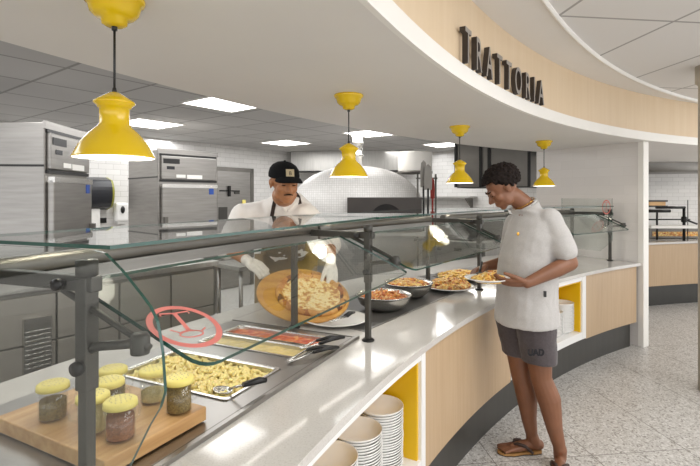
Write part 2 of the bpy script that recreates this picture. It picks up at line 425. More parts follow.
# clip to the circle of the trim
b = MB(); b.add([(tx+(tr-.005)*math.cos(2*math.pi*i/160), ty+(tr-.005)*math.sin(2*math.pi*i/160), ZC+.01) for i in range(160)], [tuple(range(160))])
b.add([(tx+(tr-.005)*math.cos(2*math.pi*i/160), ty+(tr-.005)*math.sin(2*math.pi*i/160), ZC+.04) for i in range(160)], [tuple(range(160))])
struct(b.build('ceiling', 'ceiling_dining', keep=True))

# kitchen walls: back wall runs (.6,.8), hood wall runs (.8,-.6)
KB = Vector((-.21, 10.53, 0)); ab = math.atan2(.8,.6); ah = math.atan2(-.6,.8)
b = MB().box2((-11,0,0),(0,.1,ZK)); o = b.build('wall_back', 'subway_white', loc=KB, rz=ab); struct(o)
b = MB().box2((0,0,0),(4.4,.1,ZK)); o = b.build('wall_hood', 'subway_white', loc=KB, rz=ah); struct(o)
b = MB().box2((-7,-2.5,0),(-6.9,4,ZK)); struct(b.build('wall_left', 'paint'))
# end wall of the serving line (radial) with a white front post
AW = 121.05
p0 = pol(7.86, AW-.55); er = (pol(9,AW)-pol(8,AW)).normalized(); aw = math.atan2(er.y, er.x)
b = MB().box2((0,-.045,0),(1.25,.045,ZS)); struct(b.build('wall_end', 'subway_end', loc=pol(7.88, AW-.35), rz=aw))
b = MB().box2((-.055,-.05,0),(.0,.05,ZS)); struct(b.build('trim_3', 'white_trim', loc=pol(7.88, AW-.35), rz=aw), 'white post at the end of the tiled wall', 'post')
# far room behind the opening on the right
b = MB().box2((0,0,0),(7.5,.1,2.3)); struct(b.build('wall_right', 'subway_white', loc=(3.1,9.6,0), rz=R(-10)))
# column on the dining side
o = MB().lathe([(0,0),(.13,0),(.13,ZC-.14),(.15,ZC-.12),(.15,ZC+.012),(0,ZC+.012)], (0,0,0), 40).build('column', 'column_taupe', loc=(2.955,3.75,0)); struct(o, 'round taupe column at the right edge of the dining side', 'column')

# walk-in cold room door in the back wall
def wallpt(u, off=.0):                   # point on back wall along column u; returns s along the wall
    k = (u-350)/F
    # KB + s(.6,.8): x = k*y
    s = (k*KB.y-KB.x)/(.6-k*.8); return s
s0, s1 = wallpt(212), wallpt(252)
dm = struct(bpy.data.objects.new('door_1', None)); col.objects.link(dm); dm.location = KB + Vector((.6,.8,0))*s0; dm.rotation_euler.z = ab
w = s1-s0; dh = 2.08
b = MB(); b.box2((0,-.05,0),(.07,0,dh)); b.box2((w-.07,-.05,0),(w,0,dh)); b.box2((0,-.05,dh-.07),(w,0,dh)); b.build('door_frame', 'steel_dark', dm)
MB().box2((.07,-.04,.02),(w-.07,-.012,dh-.07)).build('door_panel', 'steel', dm)
b = MB(); b.box2((.12,-.06,1.665),(w*.62,-.04,1.685)); b.box2((w*.34,-.08,1.58),(w*.38,-.04,1.76)); b.build('door_handle', 'black_metal', dm)
b = MB(); b.box2((w*.5,-.055,1.62),(w*.62,-.04,1.68)); b.build('sign_plate', 'dark_grey', dm)
b = MB(); b.box2((w*.7,-.055,1.3),(w*.78,-.04,1.52)); b.build('sticker', 'lid_yellow', dm)
b = MB(); b.box2((w*.12,-.05,.8),(w*.32,-.04,1.4)); b.build('window_pane', 'dark_grey', dm)

# ------------------------------------------------------------------ ceiling lights of the kitchen
def ceil_panel(cor, label, z=ZK, name='ceiling_light', cat='ceiling light', group=None):
    c = sum((Vector(p) for p in cor), Vector())/4
    t = thing(name, label, cat, (c.x, c.y, z), 0, group)
    pts = [Vector(p)-c for p in cor]
    b = MB(); b.add([(p.x*.94,p.y*.94,-.006) for p in pts], [(0,1,2,3)]); b.add([(p.x*.94,p.y*.94,-.001) for p in pts], [(0,1,2,3)]); b.build('diffuser', 'panel_light', t)
    b = MB()
    for i in range(4):
        a, d = pts[i], pts[(i+1)%4]
        b.add([(a.x,a.y,-.01),(d.x,d.y,-.01),(d.x*.94,d.y*.94,-.01),(a.x*.94,a.y*.94,-.01),(a.x,a.y,-.0),(d.x,d.y,-.0),(d.x*.94,d.y*.94,-.0),(a.x*.94,a.y*.94,-.0)],
              [(0,1,2,3),(4,5,6,7),(0,1,5,4),(2,3,7,6)])
    b.build('frame', 'white_trim', t)
    return t
A_, B_ = Vector((-.8,.6,0)), Vector((.6,.8,0))
def panel_at(u, v, label, la=.6, lb=.6):
    c = G(u, v, ZK); c.z = ZK
    return ceil_panel([c+A_*la/2+B_*lb/2, c-A_*la/2+B_*lb/2, c-A_*la/2-B_*lb/2, c+A_*la/2-B_*lb/2], label)
panel_at(226.5, 103.5, 'square ceiling light nearest the top, left of centre in the kitchen')
panel_at(149, 123.5, 'ceiling light partly hidden behind the nearest yellow pendant')
panel_at(286, 142.7, 'ceiling light above the cook with the black cap')
panel_at(372, 133, 'ceiling light beside the cord of the second pendant')
panel_at(446, 144.5, 'ceiling light beside the cord of the third pendant')

# ------------------------------------------------------------------ pendants
def pendant():
    t = thing('pendant_lamp', '', 'pendant lamp')
    b = MB(); b.lathe([(0,0),(.082,0),(.084,-.008),(.080,-.016),(.072,-.020),(.066,-.045),(.052,-.058),(.036,-.062),(.034,-.078),(.022,-.084),(0,-.084)], n=40); b.build('canopy', 'yellow_enamel', t)
    b = MB(); b.tube([(0,0,-.08),(0,0,-.277)], .0035, 8); b.tube([(0,0,-.08),(0,0,-.095)], .008, 10); b.tube([(0,0,-.262),(0,0,-.277)], [.005,.008], 10); b.build('cord', 'black_plastic', t)
    zb = -(ZS-1.684)
    prof = [(.006,-.274),(.014,-.276),(.036,-.290),(.055,-.303),(.0565,-.306),(.055,-.309),(.046,-.317),(.0455,-.321),(.041,-.322),(.040,-.345),(.041,-.368),(.046,-.376),(.068,-.396),(.092,-.426),(.107,-.455),(.110,zb+.004),(.111,zb),(.109,zb)]
    inn = [(.1035,-.455),(.088,-.428),(.064,-.400),(.042,-.380),(.036,-.372),(0,-.370)]
    b = MB(); b.lathe(prof, n=48); b.cur = 1; b.lathe([(.109,zb)]+inn, n=48); b.build('lamp_shade', ['yellow_enamel', 'lamp_inside'], t)
    b = MB(); b.sph((0,0,-.41), .028); b.build('bulb', 'bulb', t)
    return t
PP = [G(114.5,-2,ZS), G(348.7,95,ZS), G(459.7,126.3,ZS), G(544,141,ZS)]
PL = ['large-looking yellow pendant nearest the camera, at upper left', 'yellow pendant in front of the domed pizza oven',
      'third yellow pendant, hanging left of the customer in the grey shirt', 'farthest yellow pendant, in front of the white tiled end wall']
pr = pendant()
for i, p in enumerate(PP):
    if i == 0: pr.location = p; pr['label'] = PL[0]; o = pr
    else: o = dup(pr, p, label=PL[i])
    o['group'] = 'yellow pendants above the counter'
    l = bpy.data.lights.new('pendant_glow', 'POINT'); l.energy = 3.2; l.color = (1,.9,.74); l.shadow_soft_size = .04
    lo = bpy.data.objects.new('pendant_glow', l); col.objects.link(lo); lo.location = p+Vector((0,0,-.45))

# ------------------------------------------------------------------ sign letters on the fascia
sg = thing('wall_sign', 'dark raised TRATTORIA lettering on the curved wood fascia', 'sign', pol(7.76, 140, 2.235))
rs_ = 7.735
a0, a1 = ang_at(460, rs_), ang_at(544, rs_)
wid = dict(T=1.0, R=1.02, A=1.08, O=1.08, I=.5); word = 'TRATTORIA'
tot = sum(wid[c] for c in word); acc = 0
for c in word:
    am = a0 + (a1-a0)*((acc+wid[c]/2)/tot); acc += wid[c]
    ax = am; out = -(pol(1,ax)-pol(0,ax)).normalized(); tang = Vector((math.sin(R(ax)), -math.cos(R(ax)), 0))
    P_ = pol(rs_, ax, 2.236) - sg.location
    lt = text_mesh('letter', c, .246, .015, 'letter_face', sg, basis(P_, tang, Vector((0,0,1)), out), .66, .001)
    lt.data.materials.append(M['letter_side'])
    for p in lt.data.polygons:
        if abs(p.normal.dot(out)) < .7: p.material_index = 1

# ------------------------------------------------------------------ the curved serving counter
ZT = .88
ct = MB().sector(7.845, 9.12, AW+.03, 178, ZT-.03, ZT, 80).build('countertop', 'quartz')
def cut(o, c, d, rz):
    k = MB().box((0,0,0), d).build('cutter', 'quartz', loc=c, rz=rz); m = o.modifiers.new('cut', 'BOOLEAN'); m.operation = 'DIFFERENCE'; m.object = k; m.solver = 'EXACT'
    dg = bpy.context.evaluated_depsgraph_get(); me = bpy.data.meshes.new_from_object(o.evaluated_get(dg)); o.modifiers.clear(); o.data = me; bpy.data.objects.remove(k)
_wr = R(154.75-90); _mc = Vector((.0415, 2.284, ZT)) + Matrix.Rotation(_wr,3,'Z') @ Vector((-.81, .3825, 0))
cut(ct, _mc, (1.60, .745, .3), _wr)
tag(ct, 'long curved white quartz countertop of the serving line', 'countertop')
aJ0, aP1 = ang_at(421.5, 7.87), ang_at(425.5, 7.87)      # far jamb of niche 1, start of panel 1
aP1e, aN2 = ang_at(511, 7.87), ang_at(514.5, 7.87)
aN2e, aP2 = ang_at(582.5, 7.87), ang_at(586, 7.87)
aP2e = AW+.35
def niche(a_near, a_far, label, jamb):
    t = thing('niche_cabinet', label, 'cabinet', pol(8.1, (a_near+a_far)/2, .27))
    def L(b): b.v = [v - t.location for v in b.v]; return b
    b = MB(); b.sector(7.87, 8.42, a_far, a_near, .27, .335); b.sector(7.87, 8.0, a_far, a_near, .805, .848)
    b.sector(8.40, 8.42, a_far, a_near, .3, .80); L(b).build('carcass', 'laminate_white', t)
    for x0, x1 in ((a_far, a_far+jamb), (a_near-jamb, a_near)):
        b = MB(); b.sector(7.868, 8.0, x0, x1, .27, .848, 1); b.sector(8.0, 8.42, x0, x1, .27, .80, 1); L(b).build('side_panel', 'laminate_white', t)
    b = MB(); b.sector(7.885, 8.40, a_far+jamb, a_far+jamb+.12, .335, .79, 1); b.sector(7.885, 8.40, a_near-jamb-.12, a_near-jamb, .335, .79, 1)
    b.sector(8.385, 8.40, a_far+jamb, a_near-jamb, .335, .79); b.sector(7.885, 8.40, a_far+jamb, a_near-jamb, .79, .799)
    L(b).build('liner', 'yellow_liner', t)
    return t
niche(168, aP1+.03, 'open white niche with yellow lining nearest the camera, under the counter', abs(aP1-aJ0))
niche(aP1e, aP2+.03, 'open white niche with yellow lining behind the customer’s legs'.replace('’', "'"), abs(aP2-aN2e))
def wood_cab(a_near, a_far, label):
    t = thing('panelled_cabinet', label, 'cabinet', pol(8.1, (a_near+a_far)/2, .26))
    def L(b): b.v = [v - t.location for v in b.v]; return b
    L(MB().sector(7.895, 8.42, a_far, a_near, .26, .80)).build('body', 'laminate_white', t)
    L(MB().sector(7.872, 7.895, a_far, a_near, .26, .848)).build('front_panel', 'wood_panel', t)
wood_cab(aP1, aP1e+.03, 'pale wood panelled counter front left of the customer\'s legs')
wood_cab(aP2, aP2e, 'pale wood panelled counter front next to the white post')
b = MB().sector(7.92, 8.95, AW+.6, 178, 0, .258, 70); struct(b.build('baseboard_counter', 'kick'), 'dark curved plinth under the serving counter', 'plinth')
b = MB().sector(8.45, 9.05, AW+.05, 178, .27, .79, 60); o = b.build('staff_side_cabinet', 'steel_h'); tag(o, 'long steel cabinet under the staff side of the curved counter', 'cabinet')

# plate stacks: every plate is a plate
def plate_mesh(r):
    return MB().lathe([(0,.004),(r*.55,.004),(r*.60,0),(r*.64,.004),(r*.93,.026),(r,.036),(r*.995,.0385),(r*.97,.037),(r*.90,.028),(r*.62,.008),(0,.007)], n=36)
pm = plate_mesh(.108).build('plate', 'white_china', loc=(0,0,0)); used = [False]
def stack(c, n, label, group, step=.0118):
    for i in range(n):
        if not used[0]: o = pm; used[0] = True
        else: o = pm.copy(); col.objects.link(o)
        o.location = (c.x+random.uniform(-.0015,.0015), c.y+random.uniform(-.0015,.0015), c.z+i*step)
        tag(o, label, 'plate', group)
zf = .336
stack(pol(8.015, 150.33, zf), 22, 'white plate in the stack nearest the yellow niche wall', 'plates in the far stack of the near niche')
stack(pol(8.015, 151.93, zf), 21, 'white plate in the middle stack of the near niche', 'plates in the middle stack of the near niche')
stack(pol(8.015, 153.55, zf), 21, 'white plate in the lowest-left stack of the near niche', 'plates in the left stack of the near niche')
stack(pol(8.0, aN2e+1.0, zf), 21, 'white plate in the stack next to the yellow wall behind the customer', 'plates in the right stack of the far niche')
stack(pol(8.0, aN2e+2.55, zf), 17, 'white plate in the stack half hidden by the customer\'s shirt', 'plates in the left stack of the far niche')

# ------------------------------------------------------------------ module 1: steel well (local x away from camera, y towards the kitchen)
wm = 154.75; WF = Vector((.0415, 2.284, ZT))
wr = R(wm-90)
well = thing('food_well', 'long stainless steel drop-in well with food pans nearest the camera', 'food well', WF, wr)
WL = -1.62; WW = .765
def ringbox(b, x0, x1, y0, y1, ox0, ox1, oy0, oy1, z0, z1):   # flat frame with a rectangular hole
    b.box2((x0,y0,z0),(ox0,y1,z1)); b.box2((ox1,y0,z0),(x1,y1,z1)); b.box2((ox0,y0,z0),(ox1,oy0,z1)); b.box2((ox0,oy1,z0),(ox1,y1,z1))
pans = [(-.515, -.185, .10, .64), (-.178-.0, -.018-.0, .10, .64)]
X1a, X1b = -.515, -.185          # macaroni pan
XR = [(-.345,-.187), (-.182,-.024)]
# pans measured: macaroni pan far edge at -.514, two half pans beyond
macX = (-.845, -.515); yelX = (-.395, -.235); redX = (-.228, -.068)
PY = (.105, .66)
b = MB()
zt0, zt1 = -.002, .004
ys = [0, PY[0], PY[1], WW]
b.box2((WL,0,zt0),(0,PY[0],zt1)); b.box2((WL,PY[1],zt0),(0,WW,zt1))
for x0, x1 in ((WL, macX[0]), (macX[1], yelX[0]), (yelX[1], redX[0]), (redX[1], 0)): b.box2((x0,PY[0],zt0),(x1,PY[1],zt1))
b.build('top_plate', 'steel', well)
b = MB(); b.box2((WL,-.004,zt0),(.004,.012,.014)); b.build('front_rail', 'steel', well)
b = MB(); b.box2((WL,.02,zt0),(.0,.026,.0075)); b.box2((-.012,.02,zt0),(-.006,WW,.007)); b.build('gasket', 'steel_dark', well)
def food_pan(xr, label, depth=.06):
    cx, cy = (xr[0]+xr[1])/2, sum(PY)/2; lx, ly = (xr[1]-xr[0])/2, (PY[1]-PY[0])/2
    p = well.location + frame(well) @ Vector((cx, cy, .004))
    t = thing('food_pan', label, 'food pan', p, wr)
    b = MB()
    def ring(hx, hy, z, rr):
        pts = []
        for q, (sx, sy) in enumerate(((1,1),(-1,1),(-1,-1),(1,-1))):
            for k in range(5):
                a = R(q*90 + k*22.5); pts.append(((hx-rr)*sx+rr*math.cos(a), (hy-rr)*sy+rr*math.sin(a), z))
        return pts
    R_ = [ring(lx,ly,.001,.02), ring(lx,ly,.005,.02), ring(lx-.012,ly-.012,.005,.02), ring(lx-.016,ly-.016,0,.02), ring(lx-.022,ly-.022,-depth,.03)]
    vs = [v for r_ in R_ for v in r_]; n = 20
    b.add(vs, [(i*n+k,i*n+(k+1)%n,(i+1)*n+(k+1)%n,(i+1)*n+k) for i in range(4) for k in range(n)]+[tuple(range(4*n,5*n))], False)
    b.build('pan_body', 'steel_pol', t)
    return t, lx-.018, ly-.018
tm, mx_, my_ = food_pan(macX, 'deep steel food pan of macaroni behind the cutting board', .075)
ty_, yx_, yy_ = food_pan(yelX, 'narrow steel food pan of creamy yellow sauce', .06)
tr_, rx_, ry_ = food_pan(redX, 'narrow steel food pan of red tomato sauce', .06)
def surface(name, mat, root, hx, hy, z, amp, label, cat, sc=14):
    nx, ny = 20, 60; vs = []
    for i in range(nx+1):
        for j in range(ny+1):
            x = -hx+2*hx*i/nx; y = -hy+2*hy*j/ny
            vs.append((x, y, z+amp*noise.noise(Vector((x*sc*1.3, y*sc*1.3, z*9)))))
    b = MB(); b.add(vs, [(i*(ny+1)+j,(i+1)*(ny+1)+j,(i+1)*(ny+1)+j+1,i*(ny+1)+j+1) for i in range(nx) for j in range(ny)], True)
    lo = len(vs); b.add([(-hx,-hy,z-.03),(hx,-hy,z-.03),(hx,hy,z-.03),(-hx,hy,z-.03)], [(0,1,2,3)])
    o = b.build(name, mat, loc=root.location, rz=wr); tag(o, label, cat, None, 'stuff'); return o
surface('tomato_sauce', 'tomato', tr_, rx_, ry_, -.012, .006, 'red tomato sauce in the narrow far pan', 'sauce')
surface('cream_sauce', 'cream_sauce', ty_, yx_, yy_, -.014, .006, 'creamy yellow sauce in the narrow middle pan', 'sauce')
# macaroni: short bent tubes heaped in the pan
b = MB(); rnd = random.Random(3)
def macaroni(b, c, rr):
    ax = Vector((rnd.gauss(0,1), rnd.gauss(0,1), rnd.gauss(0,.5))).normalized(); up = ax.orthogonal().normalized()
    up.rotate(Matrix.Rotation(rnd.uniform(0,6.28), 3, ax)); pts = []
    for k in range(5):
        a = (k-2)*.42; pts.append(c + ax*math.sin(a)*.016 + up*(math.cos(a)-1)*.016)
    b.tube(pts, rr, 7)
for i in range(720):
    x = rnd.uniform(-mx_+.012, mx_-.012); y = rnd.uniform(-my_+.012, my_-.012)
    h = .012*(1-(x/mx_)**2)*(1-(y/my_)**2) + .010*noise.noise(Vector((x*9,y*9,1)))
    macaroni(b, Vector((x, y, -.016+h+rnd.uniform(-.010,.008))), .0060)
hb = len(b.v); b.add([(-mx_,-my_,-.028),(mx_,-my_,-.028),(mx_,my_,-.028),(-mx_,my_,-.028)], [(0,1,2,3)])
o = b.build('macaroni', 'macaroni', loc=tm.location, rz=wr); tag(o, 'heap of yellow macaroni in the deep steel pan', 'pasta', None, 'stuff')

def on_well(u, v, z): return G(u, v, z)
# serving spoon in the macaroni
def spoon(h0, h1, b0, label, name='serving_spoon'):
    t = thing(name, label, 'serving spoon', h0); L = lambda p: Vector(p)-Vector(h0)
    MB().tube([L(h0), L(Vector(h0).lerp(Vector(h1),.3))+Vector((0,0,.004)), L(h1)], [.009,.012,.009], 12).build('handle', 'black_plastic', t)
    MB().tube([L(h1), L(b0)], [.004,.0045], 8).build('shaft', 'steel_pol', t)
    d = (Vector(b0)-Vector(h1)).normalized(); q = Matrix.Rotation(math.atan2(d.y,d.x), 3, 'Z')
    prof = [(0,-.012),(.02,-.010),(.032,-.003),(.037,.005),(.035,.006),(.028,-.001),(.016,-.007),(0,-.009)]
    MB().lathe(prof, L(b0)+d*.035, 24, q, sx=1.1, sy=.75).build('spoon_bowl', 'steel_pol', t)
    return t
spoon(G(266,380,ZT+.045), G(243,385,ZT+.05), G(229,389,ZT+.02), 'serving spoon with black handle resting in the macaroni')
def tongs(p0, p1, tip, label, spread=.022):
    t = thing('serving_tongs', label, 'tongs', p0); L = lambda p: Vector(p)-Vector(p0)
    d = (Vector(tip)-Vector(p1)).normalized(); sd = Vector((-d.y, d.x, 0)).normalized()
    for s in (-1, 1):
        MB().tube([L(p0)+sd*s*.004, L(p0.lerp(p1,.5))+sd*s*spread*.8+Vector((0,0,.006)), L(p1)+sd*s*spread], [.006,.0085,.007], 10).build('handle', 'black_plastic', t)
        MB().tube([L(p1)+sd*s*spread, L(p1.lerp(tip,.6))+sd*s*spread*.7, L(tip)+sd*s*.004], [.004,.004,.007], 8).build('arm', 'steel_pol', t)
    return t
tongs(G(344,337,ZT+.035), G(318,342,ZT+.035), G(300,349,ZT+.012), 'black-handled serving tongs by the red sauce, the farther pair')
tongs(G(338,347,ZT+.025), G(310,351,ZT+.03), G(288,362,ZT+.012), 'black-handled serving tongs by the yellow sauce, the nearer pair')

# cutting board with seasoning jars
ZB = .93
c1, c3, c4 = G(-5,417,ZB), G(207,406,ZB), G(105,461,ZB)
ux = (c3-c4); la = ux.length; ang = math.atan2(ux.y, ux.x); lb = (c1-c4).length
cen = (c1+c3)/2
bo = MB().box((0,0,0),(la,lb,.042)).build('cutting_board', 'maple', loc=(cen.x,cen.y,ZB-.021), rz=ang, bevel=.004)
tag(bo, 'thick maple cutting board carrying the yellow-lidded jars', 'cutting board')
def jar(px, py, fill, level, label, hd, seed=0, rr=.037, h=.092):
    c = G(px, py, ZB+.001); t = thing('seasoning_jar', label, 'jar', c, hd, None)
    b = MB(); b.lathe([(0,0),(rr-.002,0),(rr,.003),(rr+.001,h),(rr-.0015,h),(rr-.0025,.005),(0,.004)], n=36); b.build('cup', 'clear_plastic', t)
    b = MB(); pts = [Vector((rr-.002,0,.075)), Vector((rr+.014,0,.078)), Vector((rr+.022,0,.06)), Vector((rr+.018,0,.038)), Vector((rr-.001,0,.028))]
    b.tube(pts, .0035, 8); b.build('handle', 'clear_plastic', t)
    b = MB(); b.lathe([(0,.006),(rr-.004,.006),(rr-.003,.01),(rr-.003,level),(rr*.5,level+.003),(0,level+.001)], n=30); b.build('seasoning', fill, t)
    b = MB(); b.lathe([(0,h+.012),(rr,h+.011),(rr+.005,h+.007),(rr+.006,h-.006),(rr+.003,h-.006),(rr+.002,h+.001),(0,h+.002)], n=40)
    b.cur = 1
    for k in range(19):
        rr_ = 0 if k == 0 else (.013 if k < 7 else .026); a = k*math.pi/3 if k < 7 else (k-7)*math.pi/6
        b.tube([(rr_*math.cos(a), rr_*math.sin(a), h+.008), (rr_*math.cos(a), rr_*math.sin(a), h+.0124)], .0016, 8)
    b.build('lid', ['lid_yellow', 'patch_tan'], t)
    return t
jar(53, 418, 'herb', .055, 'yellow-lidded jar of brown herbs standing alone at the left of the board', R(40))
jar(113, 400, 'herb', .06, 'yellow-lidded jar at the back of the board, farthest jar', R(20))
jar(109, 414, 'herb', .05, 'yellow-lidded jar just right of the dark post, second from the back', R(10))
jar(93, 431, 'parmesan', .07, 'yellow-lidded jar of pale cheese standing behind the dark post', R(200))
jar(120.5, 438, 'spice_red', .062, 'yellow-lidded jar of reddish spice nearest the camera', R(60))
jar(153, 401, 'parmesan', .035, 'yellow-lidded jar with a low fill of grated parmesan', R(60))
jar(179, 411, 'herb', .08, 'yellow-lidded jar of dark herbs at the right end of the board', R(10))

# ------------------------------------------------------------------ module 2: flush hot plate and dishes
def plate_unit(am, p, lx, ly, label):
    rz = R(am-90); t = thing('hot_plate', label, 'hot plate', p, rz)
    MB().box2((0,.012,-.002),(lx,ly-.012,.004)).build('glass_top', 'hot_plate', t)
    b = MB(); b.box2((-.01,0,-.002),(lx+.01,.012,.0045)); b.box2((-.01,ly-.012,-.002),(lx+.01,ly,.0045)); b.box2((-.012,0,-.002),(0,ly,.0045)); b.box2((lx,0,-.002),(lx+.012,ly,.0045)); b.build('trim_frame', 'steel', t)
    return t
hp = plate_unit(144.5, Vector((.081,2.40,ZT)), 1.25, .56, 'dark flush hot plate under the steel bowls')
pc = Vector((.081,2.40,ZT))
e3 = pol(8.2, 138.2); plate_unit(134.8, Vector((e3.x,e3.y,ZT)), 1.1, .56, 'dark flush hot plate beside the customer')
def bowl(c, r, h, label):
    prof = [(0,0),(r*.45,0),(r*.6,.006),(r*.82,h*.4),(r*.94,h*.8),(r*.97,h),(r,h+.002),(r,h-.003),(r*.985,h-.003)]
    inn = [(r*.955,h-.002),(r*.92,h*.8),(r*.8,h*.42),(r*.58,.01),(0,.006)]
    o = MB().lathe([(0,0),(r*.45,0),(r*.62,.008),(r*.84,h*.4),(r*.95,h*.8),(r*.97,h-.004),(r,h-.004),(r,h),(r*.955,h),(r*.93,h*.8),(r*.82,h*.42),(r*.6,.012),(0,.006)], n=56).build('serving_bowl', 'steel_pol', loc=c)
    return tag(o, label, 'bowl')
def heap(name, c, r, z0, h, mat, label, cat, n=220, size=.014, seed=1, rx=1.0, flat=False):
    b = MB(); rd = random.Random(seed)
    b.lathe([(0,h*.9),(r*.35,h*.8),(r*.7,h*.45),(r*.93,h*.12),(r*.95,-.01),(0,-.012)], n=30, sx=rx)
    for i in range(n):
        a = rd.uniform(0,6.283); q = math.sqrt(rd.random())*.94; x = r*q*math.cos(a)*rx; y = r*q*math.sin(a)
        z = h*(1-q*q)*.95 + rd.uniform(-.002,.007)
        m = Matrix.Rotation(rd.uniform(0,3.14),3,'Z') @ Matrix.Rotation(rd.uniform(-.8,.8),3,'X')
        s = size*rd.uniform(.6,1.2)
        if flat: b.sph((x,y,z), (s*1.5,s*.9,s*.45), m, 8, 6)
        else: macaroni2(b, Vector((x,y,z)), s, rd)
    o = b.build(name, mat, loc=(c.x,c.y,z0)); return tag(o, label, cat, None, 'stuff')
def macaroni2(b, c, s, rd):
    ax = Vector((rd.gauss(0,1), rd.gauss(0,1), rd.gauss(0,.35))).normalized()
    b.tube([c-ax*s*1.4, c+Vector((0,0,s*.2)), c+ax*s*1.4], s*.42, 7)
z1 = ZT+.005
cB1 = Vector((.205, 2.86, z1)); bowl(cB1, .172, .092, 'wide stainless bowl of red pasta nearest the camera')
heap('red_pasta', cB1, .150, z1+.066, .030, 'food_red', 'red sauced pasta heaped in the nearest steel bowl', 'food', 260, .012, 2)
cB2 = Vector((.40, 3.22, z1)); bowl(cB2, .172, .10, 'stainless bowl of garlic bread behind the nearest bowl')
heap('bread_pieces', cB2, .150, z1+.076, .034, 'food_mixed', 'browned bread and pasta pieces in the second steel bowl', 'food', 150, .018, 3, flat=True)
# serving spoon handle leaning over bowl two
cP3 = Vector((.735, 3.47, z1))
o = MB().lathe([(0,0),(.10,0),(.108,.006),(.17,.02),(.185,.024),(.185,.029),(.165,.026),(.10,.012),(0,.010)], (0,0,0), 56).build('serving_platter', 'white_china', loc=cP3); tag(o, 'round white platter of pizza pieces beside the dark front post', 'platter')
heap('pizza_pieces', cP3, .155, z1+.028, .045, 'food_mixed', 'heaped pizza pieces on the round white platter', 'food', 140, .020, 4, flat=True)
def tray(c, rz, lx, ly, label, mat, fl, cat, flabel, seed):
    t = thing('food_tray', label, 'tray', c, rz)
    b = MB(); b.lathe([(0,0),(.9,0),(1,.03),(1.06,.033),(1.06,.03),(1.01,.025),(.91,.006),(0,.005)], n=44); b.v = [Vector((v.x*lx, v.y*ly, v.z)) for v in b.v]
    b.build('tray_body', 'steel_dark', t)
    heap(fl, c, ly*.92, c.z+.022, .035, mat, flabel, 'food', 170, .017, seed, rx=1.0, flat=True).scale = (lx/ly, 1, 1)
    col.objects[-1].rotation_euler.z = rz
tray(Vector((.93, 3.93, z1)), R(50), .27, .19, 'oval dark tray of yellow pasta behind the white platter', 'food_gold', 'baked_pasta', 'pasta', 'golden baked pasta on the first dark oval tray', 5)
tray(Vector((1.42, 4.22, z1)), R(45), .26, .18, 'oval dark tray of red pasta beyond the customer\'s hand', 'food_mixed', 'baked_pizza', 'pizza', 'reddish baked slices on the farther dark oval tray', 6)

# pizza: white plate, tongs, board, pizza
cp = G(336, 319, ZT+.02); cp.z = ZT+.005
o = MB().lathe([(0,0),(.12,0),(.125,.004),(.172,.019),(.178,.021),(.178,.025),(.166,.023),(.12,.009),(0,.008)], n=60).build('serving_platter', 'grey_china', loc=cp); tag(o, 'white round platter under the edge of the pizza board', 'platter')
tongs(G(354,312,ZT+.045), G(346,316,ZT+.04), G(330,322,ZT+.03), 'small tongs lying on the white platter under the pizza board', .01)
bc = W(303.5, 294, 2.72)
nrm = Vector((.16, -.36, .92)).normalized()
X_ = Vector((1, .05, 0)); X_ = (X_ - nrm*X_.dot(nrm)).normalized(); Y_ = nrm.cross(X_)
MBd = Matrix((X_, Y_, nrm)).transposed()
pb = MB().lathe([(0,-.008),(.264,-.008),(.270,-.004),(.270,.004),(.264,.008),(0,.008)], n=72).build('pizza_board', 'pizza_wood', loc=bc)
pb.rotation_euler = MBd.to_euler(); tag(pb, 'round wooden pizza board held tilted by the cook', 'pizza board')
pz = thing('pizza', 'round cheese pizza with browned crust on the wooden board', 'pizza', bc + MBd @ Vector((.045,-.012,.0085))); pz.rotation_euler = MBd.to_euler()
b = MB(); n = 90; prof = [(.160,.002),(.172,.014),(.182,.024),(.195,.026),(.205,.016),(.208,.002),(.203,0)]; vs = []
for q, (r_, z) in enumerate(prof):
    for k in range(n):
        a = 2*math.pi*k/n; wv = 1+.03*noise.noise(Vector((math.cos(a)*2.2, math.sin(a)*2.2, 3))); vs.append((r_*wv*math.cos(a), r_*wv*math.sin(a), z*(1+.35*noise.noise(Vector((math.cos(a)*6, math.sin(a)*6, q*.2))))))
b.add(vs, [(i*n+k,i*n+(k+1)%n,(i+1)*n+(k+1)%n,(i+1)*n+k) for i in range(len(prof)-1) for k in range(n)], True); b.build('crust', 'crust', pz)
b = MB(); vs = [(0,0,.010)]; rs = [.0215*(i+1) for i in range(8)]
for r_ in rs:
    for k in range(48):
        a = 2*math.pi*k/48; vs.append((r_*math.cos(a), r_*math.sin(a), .010+.005*noise.noise(Vector((r_*30*math.cos(a), r_*30*math.sin(a), 5)))))
b.add(vs, [(0,1+k,1+(k+1)%48) for k in range(48)]+[(1+i*48+k,1+i*48+(k+1)%48,1+(i+1)*48+(k+1)%48,1+(i+1)*48+k) for i in range(7) for k in range(48)], True); b.build('cheese_topping', 'cheese', pz)

